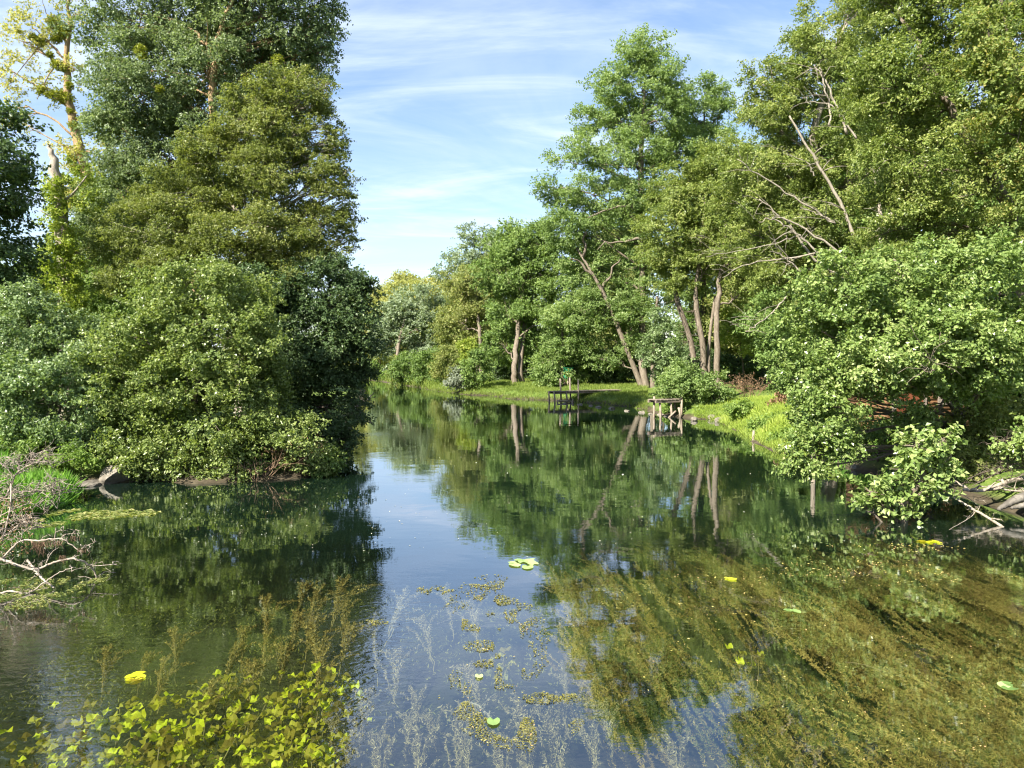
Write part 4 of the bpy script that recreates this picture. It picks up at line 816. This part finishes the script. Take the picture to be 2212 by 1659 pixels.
GP, GB = 'pale water plumes under the reflected sky', 'brown water plumes under the reflected trees at left'
pale = [weed_thing('feathery pale plume under the reflected sky', 'palew', (n, 1.0, s, 34, .045, -.6, -.14, .3), STEMM, GP) for n, s in ((11, .17), (7, .10), (14, .26))]
brown = [weed_thing('feathery brown plume in the dark water at left', 'weed', (n, .9, s, 30, .055, -.5, -.06, .2), STEMM, GB) for n, s in ((14, .35), (10, .22))]
def place(src, spots_, dz=0):
    used = [False] * len(src)
    for i, (u, v, s_) in enumerate(spots_):
        k = i % len(src); a = on(u, v, -.25); loc = (a[0], a[1], dz); rz_ = rng.normal(.12, .14)
        if not used[k]: src[k].location = loc; src[k].rotation_euler = (0, 0, rz_); src[k].scale = (s_, s_, 1); used[k] = True
        else: twin(src[k], loc, rz_, (s_ * rng.uniform(.85, 1.15), s_, 1))
place(pale, [(852,1500,1.0),(868,1655,.95),(905,1560,.6),(985,1690,1.2),(1070,1690,.8),(1130,1650,1.1),(1200,1650,.8),(1255,1640,.95),(775,1640,.8),(1045,1530,.9),(815,1420,1.1),(830,1345,1.2),
             (940,1400,.9),(1300,1700,.9),(1160,1720,.8),(1040,1370,1.1),(980,1330,1.0),(830,1740,.9),(735,1700,.7),(1240,1530,.8),(1480,1730,.9),(1330,1640,.9),(800,1690,.8),(895,1720,1.0),(960,1640,.7),(1020,1740,1.1),(1100,1740,.9),(1230,1720,1.0),(1180,1600,.7),(1290,1600,.7),(755,1590,.8),(700,1640,.7)])
place(brown, [(712,1335,1.3),(618,1395,1.0),(570,1360,.9),(655,1405,1.0),(690,1440,1.0),(470,1470,.8),(378,1430,.7),(530,1520,.9),(672,1500,.9),(728,1430,1.0),(217,1470,.6),(290,1480,.6),(425,1560,.6),(600,1470,.8),(560,1440,.7),(745,1370,1.0),(660,1340,1.0),(520,1420,.7),(330,1500,.6),(640,1310,.8)], -.02)
# the dense bed at right: far too many to count
V_, parts_ = [], [plume(n, 1.9, s, 40, .042, -.62, -.05) for n, s in ((6, .08), (8, .11), (5, .07), (7, .13))]
BP, BD, BN, BT = [], [], [], []
cnt = 0
while cnt < 680:
    x, y = rng.uniform(.7, 11), rng.uniform(3.6, 11.0)
    if x < .78 + .5 * vnoise(np.array([[0, y * .9, 0]]), 8)[0] + max(0, y - 9.2) * .6: continue
    q = np.array([[(x + .22 * y) * 2.3, (y - .2 * x) * .24, 0.]])
    low = rng.random() < .12
    if vnoise(q, 12)[0] < .47 and not low: continue
    P, D, Nn, g = parts_[rng.integers(4)]; a = .20 + rng.normal(0, .045); rm = rotz(a); s_ = rng.uniform(.75, 1.25)
    p_ = P * np.array((s_, s_ * 1.25, 1)) @ rm.T + np.array((x, y, -rng.uniform(0, .3) - .22 * low)); sel = rng.random(len(p_)) < .95
    BP.append(p_[sel]); BD.append((D @ rm.T)[sel]); BN.append((Nn @ rm.T)[sel]); BT.append(np.clip(.25 * rng.random(sel.sum()) + .75 * rng.random(), 0, 1)); cnt += 1
BP, BD, BN, BT = map(np.concatenate, (BP, BD, BN, BT)); n = len(BP); L = .044 * rng.uniform(.7, 1.2, n)
gsel = vnoise(BP * np.array((1.6, .5, 0)), 21) * .6 + rng.random(n) * .4 > .66
tag(link('water_weed', leaves('water_weed', BP[~gsel], BN[~gsel], BD[~gsel], L[~gsel], L[~gsel] * .28, BT[~gsel], LM['weed'], (0, 0, 0))), 'brown streaming water weed bed', kind='stuff')
tag(link('green_water_weed', leaves('green_water_weed', BP[gsel], BN[gsel], BD[gsel], L[gsel], L[gsel] * .28, BT[gsel], LM['greenw'], (0, 0, 0))), 'greener streaks in the water weed bed', kind='stuff')
# low ground weed on the shallow bed
n = 30000; x = rng.uniform(-9, 1.2, n); y = rng.uniform(3.5, 12.5, n); k = (vnoise(np.stack([x, y, 0 * x], 1) * .9, 14) > .5) & (sdist(x, y) > .2); x, y = x[k], y[k]; n = len(x)
P = np.stack([x, y, height(x, y) + rng.uniform(.02, .22, n)], 1); L = rng.uniform(.03, .08, n)
tag(link('bottom_weed', leaves('bottom_weed', P, unit(rand_dirs(n) + (0, 0, .8)), unit(rand_dirs(n) + (0, .6, .5)), L, L * .3, rng.random(n), LM['greenw'], (0, 0, 0))), 'short green weed growing on the river bed', kind='stuff')

def broad(C, Nn, D, S, wave, heart=True):
    """broad heart-shaped leaves with rippled rims"""
    D = unit(D - (D * Nn).sum(1, keepdims=True) * Nn); B = np.cross(Nn, D); m_ = 12; n = len(C)
    th = np.arange(m_) * 2 * math.pi / m_
    rr = (1 - .18 * np.abs(np.sin(th))) * np.where(np.abs(th - math.pi) < .3, .35, 1.0) if heart else np.ones(m_)
    lx, ly = rr * np.cos(th), rr * np.sin(th) * .82
    ph = rng.uniform(0, 6.28, (n, 1)); lz = wave * np.sin(3 * th[None] + ph) + wave * .9 * np.abs(np.sin(th))[None]
    V = C[:, None] + S[:, None, None] * (lx[None, :, None] * D[:, None] + ly[None, :, None] * B[:, None] + lz[..., None] * Nn[:, None])
    V = np.concatenate([C[:, None], V], 1).reshape(-1, 3)
    i = np.arange(n)[:, None] * (m_ + 1); j = np.arange(m_)
    F = np.stack([np.broadcast_to(i, (n, m_)), i + 1 + j, i + 1 + (j + 1) % m_], -1).reshape(-1, 3)
    return V, F, m_
def lily(label, u, v, n, rad, z, group, mat='lily', size=.064):
    a = on(u, v, z); a[2] = 0; root = empty('underwater_lily', a, label, 'water plant', group)
    n = int(n * 2.1)
    C = np.stack([rng.normal(0, rad, n), rng.normal(0, rad * .8, n), z + rng.normal(0, .09, n)], 1); C[:, 2] = np.clip(C[:, 2], -.6, -.05)
    Nn = unit(np.stack([rng.normal(-.06, .28, n), rng.normal(-.12, .26, n), np.full(n, 1.1)], 1)); D = rand_dirs(n) * (1, 1, .2); S = size * rng.uniform(.6, 1.25, n)
    br = rng.random(n) < .5
    for nm, mt_, k in (('leaves', mat, ~br), ('browning_leaves', 'lilybr', br)):
        if k.sum() == 0: continue
        V, F, m_ = broad(C[k], Nn[k], D[k], S[k], .3); V[:, 2] = np.minimum(V[:, 2], -.015)
        link(nm, raw_mesh(nm, V, [F], LM[mt_], {'tint': np.repeat(rng.random(k.sum()), m_)}), root)
    g = Geo()
    for c_ in C[::7]: g.tube(bez(np.array((0, -.1, -.72)), c_, .1, 6, .01), .006, 4)
    link('stalk', g.mesh('stalk', STEMM, True), root)
GL = 'yellow lily clumps under the water at the lower left'
for (u, v, n, r_) in [(195,1600,12,.13),(260,1555,14,.14),(330,1530,10,.12),(450,1510,9,.1),(505,1490,16,.13),(290,1625,18,.16),(380,1600,16,.15),(440,1640,18,.16),(520,1580,14,.14),(575,1615,12,.14),(640,1520,20,.16),(690,1490,12,.12),(690,1550,18,.15),(640,1610,14,.14),(560,1660,16,.15),(340,1665,18,.16),
                      (100,1625,12,.16),(40,1655,14,.16),(170,1660,12,.14),(470,1570,12,.12),(240,1680,14,.15),(610,1680,12,.12),(690,1645,10,.1),(655,1465,7,.08),(10,1600,7,.12),(720,1590,9,.1)]:
    lily('clump of yellow-green crumpled lily leaves under the water at lower left', u, v, n, r_ * 1.5, -.22, GL)
lily('faint pale lily leaves at the edge of the reflected sky', 760, 1500, 9, .09, -.3, None)
lily('faint lily leaves on the bed below the floating twig', 1080, 1440, 8, .12, -.4, None, 'greenw')
lily('lone dull lily clump in the middle of the brown weed', 1620, 1420, 6, .1, -.12, None)
# floating pads
def pads(label, rows, mat, Yp=None):
    a = on(rows[0][0], rows[0][1]); root = empty('water_lily', a, label, 'water plant')
    for (u, v, r_) in rows:
        c = on(u, v) - a; V, F, m_ = broad(c[None] + (0, 0, .012), np.array([[rng.normal(0, .03), rng.normal(0, .03), 1.]]) / 1.0, np.array([[rng.normal(), rng.normal(), 0.]]), np.array([r_]), .03)
        V[:, 2] = np.maximum(V[:, 2], .006); link('pad', raw_mesh('pad', V, [F], LM[mat], {'tint': np.full(m_, rng.random())}), root)
pads('cluster of light-green lily pads floating at the tip of the reflected trees', [(1112,1221,.13),(1130,1214,.12),(1150,1218,.13),(1140,1226,.13),(1122,1211,.1),(1146,1211,.1),(1106,1216,.08)], 'pad')
pads('bright lime lily pad floating near the right edge', [(2168,1482,.085),(2182,1488,.09),(2176,1478,.06)], 'pad')
pads('pair of small green pads floating on the brown weed', [(1703,1320,.075),(1718,1321,.08)], 'pad')
pads('bunch of lime lily leaves floating above the underwater lilies', [(285,1462,.075),(300,1458,.08),(293,1470,.075),(304,1466,.06),(280,1470,.05)], 'lily')
pads('yellow pads floating before the leaning alder trunk', [(1990,1170,.1),(2006,1172,.09),(2018,1170,.08),(2030,1174,.06)], 'lily')
pads('single green pad below the floating forked twig', [(1066,1560,.085)], 'pad')
pads('small pale pad among the floating bits under the forked twig', [(1035,1462,.06)], 'pad')
pads('yellow pad amid the brown weed left of the pair of pads', [(1580,1252,.08),(1570,1250,.05)], 'lily')
# floating bits
def bits(name, label, spots_, mat, size, zz=.008, patchy=0):
    C = []
    for (u, v, du, dv, n) in spots_:
        r_ = np.sqrt(rng.random(n)); th = rng.uniform(0, 6.28, n)
        for uu, vv in zip(u + du * r_ * np.cos(th), v + dv * r_ * np.sin(th)): C.append(on(uu, max(vv, 812)))
    C = np.array(C)
    if patchy: C = C[vnoise(C * np.array((2.6, 1.5, 0)) + 7, 31) * .6 + vnoise(C * np.array((7, 4, 0)), 33) * .4 > patchy]
    n = len(C); C[:, 2] = zz; L = size * rng.uniform(.4, 1.4, n) * np.clip(C[:, 1] / 9, .7, 2.2)
    return tag(link(name, leaves(name, C, unit(np.array((0, 0, 1.)) + rng.normal(0, .10, (n, 3))), rand_dirs(n), L, L * rng.uniform(.3, .7, n), rng.random(n), LM[mat], (0, 0, 0))), label, kind='stuff')
bits('floating_weed', 'broken weed floating in mats on the water', [(960,1345,55,16,700),(1060,1300,45,16,500),(1100,1330,60,40,900),(1040,1400,60,60,900),(1080,1440,60,50,700),(1100,1560,80,60,900),(1210,1490,45,24,800),(940,1275,40,10,260),(1060,1265,45,8,300),(1160,1570,60,60,600),(1020,1530,50,40,400),
      (1330,1330,110,70,700),(1280,1440,80,60,500),(790,1275,30,5,80),(810,1345,30,6,90),(1060,1420,130,180,4200),(1180,1540,90,60,1200)], 'greenw', .030, .008, .5)
bits('floating_leaves', 'yellow fallen leaves floating on the water', [(1060,1420,90,140,120),(1100,1560,90,70,70),(1900,1185,190,10,230),(1780,1225,140,24,230),(1950,1240,160,30,240),(2120,1240,90,14,110),(1600,1250,160,16,90),(1700,1420,400,160,130),(1900,1570,320,80,90),(2140,1400,80,90,70),(2100,1580,90,50,50),(1500,1330,160,70,70)], 'bits', .026, .012, .46)
bits('floating_scraps', 'pale scraps drifting on the pool', [(700,1120,380,80,90),(1100,1100,340,110,50),(1500,1080,260,120,50),(1900,1150,150,40,30),(1250,960,350,60,40)], 'litter', .022)
bits('floating_pondweed', 'olive pondweed leaves spread flat by the left mound', [(180,1112,90,12,420),(270,1108,80,8,260),(80,1130,60,10,160)], 'olive', .075, .008, .42)
bits('yellow_pondweed', 'yellow-green pondweed under the bleached dead boughs', [(80,1270,110,22,900),(30,1300,80,18,450),(170,1256,60,10,300),(200,1246,40,6,120)], 'olive', .04, .008, .42)
branch('forked_twig', 'pale forked twig floating below the reflected sky', 'twig', [([(1017,1518,7.0),(1035,1525,6.95),(1047,1538,6.85),(1062,1552,6.75)], .012, .020), ([(1043,1532,6.9),(1042,1524,6.95),(1058,1508,7.1),(1072,1498,7.2)], .012, .007)], SNAG, .6, sub=.08)
branch('floating_stick', 'dark rotten stick floating on a mat of weed', 'twig', [([(945,1348,8.75),(960,1343,8.82),(978,1337,8.9)], .016, .012)], BARK)
branch('floating_stick', 'yellow straw floating over the brown weed at lower right', 'twig', [([(1825,1430,7.7),(1870,1437,7.6),(1905,1450,7.5)], .008, .005)], WIRE)
# half-sunk log and twigs at the shaded point
branch('driftwood', 'dark branch reaching into the river from the shaded left point', 'driftwood', [([(765,880,43),(785,870,43),(800,856,43),(808,848,43)], .10, .04), ([(740,905,38),(765,896,38),(785,893,38)], .16, .1), ([(750,898,38),(770,886,38),(786,892,38)], .06, .03)], DARKSTONE, 1, sub=1.0)
